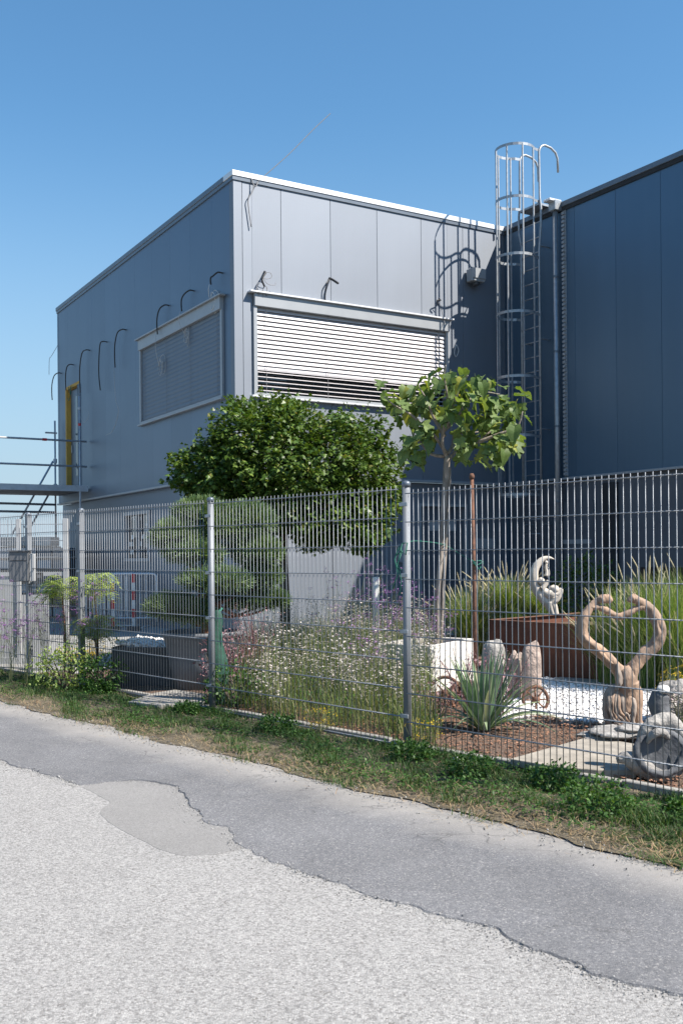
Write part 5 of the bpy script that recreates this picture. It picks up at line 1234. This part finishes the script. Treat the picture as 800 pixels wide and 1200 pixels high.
tag(link('gaura_blossoms', np_mesh('gaura_blossoms', *inst(petal, [(0, 1, 2, 3)], basis(np.array(D)), np.array(T), np.array(S)), m_petw)), 'tiny white blossoms scattered over the flower bed between the round posts', 'flowers', kind='stuff')
# purple verbena, tall and airy
for (px, Y, h, ns, lab) in [(388, 11.6, 1.25, 9, 'airy purple verbena before the pale wall left of the shadow edge'), (412, 11.0, 1.35, 10, 'tall purple verbena with dark heads against the pale wall'), (436, 10.6, 1.35, 13, 'tallest purple verbena in front of the white post'), (457, 10.2, 1.25, 14, 'tall purple verbena just left of the round post with twine'),
        (430, 9.4, .85, 12, 'low purple verbena in the middle of the flower bed'), (484, 10.6, 1.05, 12, 'purple verbena right of the round post with twine'), (502, 11.2, 1.0, 12, 'purple verbena before the white planter'), (470, 11.4, 1.1, 12, 'purple verbena half hidden by the round post with twine'),
        (12, 11.4, 1.2, 12, 'tall purple verbena at the left edge before the gate sheet'), (30, 11.2, 1.0, 12, 'tall purple verbena under the letterbox'), (55, 11.4, 1.1, 12, 'purple verbena right of the letterbox under the lime fronds'), (82, 11.3, 1.25, 14, 'purple verbena left of the second post'), (105, 11.0, 1.15, 12, 'purple verbena just right of the second post'), (-4, 11.0, .9, 9, 'purple verbena cut by the left edge of the photo'), (520, 11.6, .85, 10, 'low purple verbena before the fig trunk')]:
    flower_plant('purple_verbena', at(px, 700, Y)*np.array([1, 1, 0]), int(ns*1.3), h, .26, lab, m_petp, .03, 16, 'head', 'purple verbena plants', k); k += 1
for (s1, n1, h, lab) in [(-5.35, .45, .42, 'yellow-flowered plant at the foot of the second post'), (-5.7, .5, .4, 'yellow-flowered plant between the first two posts'), (-5.95, .35, .3, 'small yellow-flowered plant nearer the letterbox post')]:
    flower_plant('yellow_flowers', fw(s1, n1), 30, h, .25, lab, m_pety, .028, 6, 'head', 'yellow flowers by the left posts', k); k += 1
for (s1, n1, h, lab) in [(.55, 2.9, .4, 'yellow-flowered plant behind the right leg of the heart'), (1.0, 2.3, .35, 'yellow-flowered plant between heart and grey basin'), (.1, .1, .14, 'low yellow-flowered weed right of the twine post'), (-.9, -.05, .12, 'low yellow-flowered weed left of the twine post')]:
    flower_plant('yellow_flowers', fw(s1, n1), 22, h, .16, lab, m_pety, .02, 5, 'head', 'small yellow flowers', k); k += 1
flower_plant('white_flowers', at(797, 842, 7.6)*np.array([1, 1, 0]), 40, .36, .16, 'white daisy-like flowers in front of the smooth grey boulder', m_petw, .035, 7, 'head', None, 77)
for (px, py, Y, rx, rz, n, lab, mt) in [(75, 800, 10.8, .35, .25, 900, 'green leafy plant between the first two posts', l_lime), (120, 800, 10.6, .28, .2, 700, 'leafy plant right of the second post', l_weed), (275, 820, 9.4, .3, .22, 700, 'green bushy plant just right of the third post', l_weed), (258, 800, 9.9, .22, .35, 500, 'wiry bush of bare twigs and leaves before the grey pot', m_lav)]:
    shrub('leafy_plant', at(px, py, Y)*np.array([1, 1, 0]), rx, rx*.8, rz, n, mt, .045, lab, 'plant')
# lime feathery shrubs on thin stems
def frond_tree(px, py, Y, rx, label, seed, base_py=None):
    P = at(px, py, Y); s_ = empty('lime_shrub', (P[0], P[1], 0), label, 'shrub', 0, 'lime feathery shrubs by the left posts'); r0 = random.Random(seed)
    st = smooth_path([(0, 0, 0), (.02, 0, P[2]*.5), (-.01, 0, P[2])], 4); MB().tube(st, lerp_r([.018, .01], len(st)), 6).build('stem', m_pinebark, s_, True)
    T = []; D = []
    for k in range(46):
        a = r0.uniform(0, 6.28); L_ = rx*r0.uniform(.5, 1.1); z0_ = P[2]+r0.uniform(-.12, .12)
        for u in np.linspace(.15, 1, 12):
            c = np.array([L_*math.cos(a)*u, L_*math.sin(a)*u, z0_+.12*math.sin(u*2.4)-.1*u*u])
            for sg in (-1, 1): T.append(c); D.append([math.cos(a+sg*1.0), math.sin(a+sg*1.0), -.35+.3*r0.random()])
    T = np.array(T); D = np.array(D); V, F_ = inst([(0, 0, 0), (-.1, .5, 0), (0, 1, -.1), (.1, .5, 0)], [(0, 1, 2, 3)], basis(D), T, rng.uniform(.05, .09, len(T)))
    f_ = link('fronds', np_mesh('fronds', V, F_, l_lime), s_); f_['kind'] = 'stuff'
frond_tree(74, 694, 11.6, .3, 'lime feathery shrub between letterbox and second post', 1)
frond_tree(112, 692, 11.4, .27, 'lime feathery shrub right of the second post on an orange stem', 2)
frond_tree(112, 742, 11.2, .3, 'lower lime feathery shrub right of the second post', 3)
# big verge weeds one can tell apart
for k, (s1, t1, r_, lab) in enumerate([(1.55, -.28, .17, 'bushy green weed at the fence foot under the sandstone slab'), (1.0, -.42, .17, 'bushy green weed on the verge right of the white stone'), (2.05, -.6, .22, 'wide mat of green weed nearest the road at right'), (2.45, -.35, .12, 'bright weed on the verge at the right edge'), (-4.3, -.15, .16, 'bright leafy weed at the fence foot right of the second post'), (.35, -.3, .16, 'leafy weed at the fence foot right of the twine post'), (-1.2, -.25, .16, 'leafy weed at the fence foot in the middle of the flower bed'), (-2.45, -.3, .13, 'leafy weed around the foot of the third round post')]):
    shrub('verge_weed', fw(s1, t1, .02), r_, r_, r_*.5, 900, l_weed, .03, lab, 'weed', r_*.35, None, False)
o = MB().blob((0, 0, .02), .035, .03, .025, 61, .15, 12).build('white_stone', m_whiteconc, None, True); o.location = tuple(fw(.62, -.12, .01)); tag(o, 'small white stone on the verge beside the kerb', 'stone')

# ------------------------------------------------------------ stacks beyond the gate, and far trees low on the horizon
r0 = random.Random(8)
for k, (px, Y, h, wd) in enumerate([(12, 24, 1.9, 1.5), (36, 25, 2.1, 1.3), (58, 24, 1.7, 1.1)]):
    P = at(px, 700, Y); s_ = empty('pallet_stack', (P[0], P[1], 0), ['stack of pale crates seen through the gate at the left edge', 'tallest stack of pale crates seen above the letterbox', 'stack of pale crates right of the letterbox'][k], 'stack', r0.uniform(-.3, .3), 'pale stacks behind the gate')
    nz = int(h/.28)
    for i in range(nz):
        for j in range(3):
            MB().box(-wd/2+j*wd/3+.02, -wd/2+(j+1)*wd/3-.02, -.4, .4, i*.28+.06, i*.28+.28, .01).build('crate', (m_white, m_panel, m_mail, m_panel)[r0.randrange(4)], s_)
        MB().box(-wd/2, wd/2, -.42, .42, i*.28+.0, i*.28+.05).build('board', m_wood, s_)
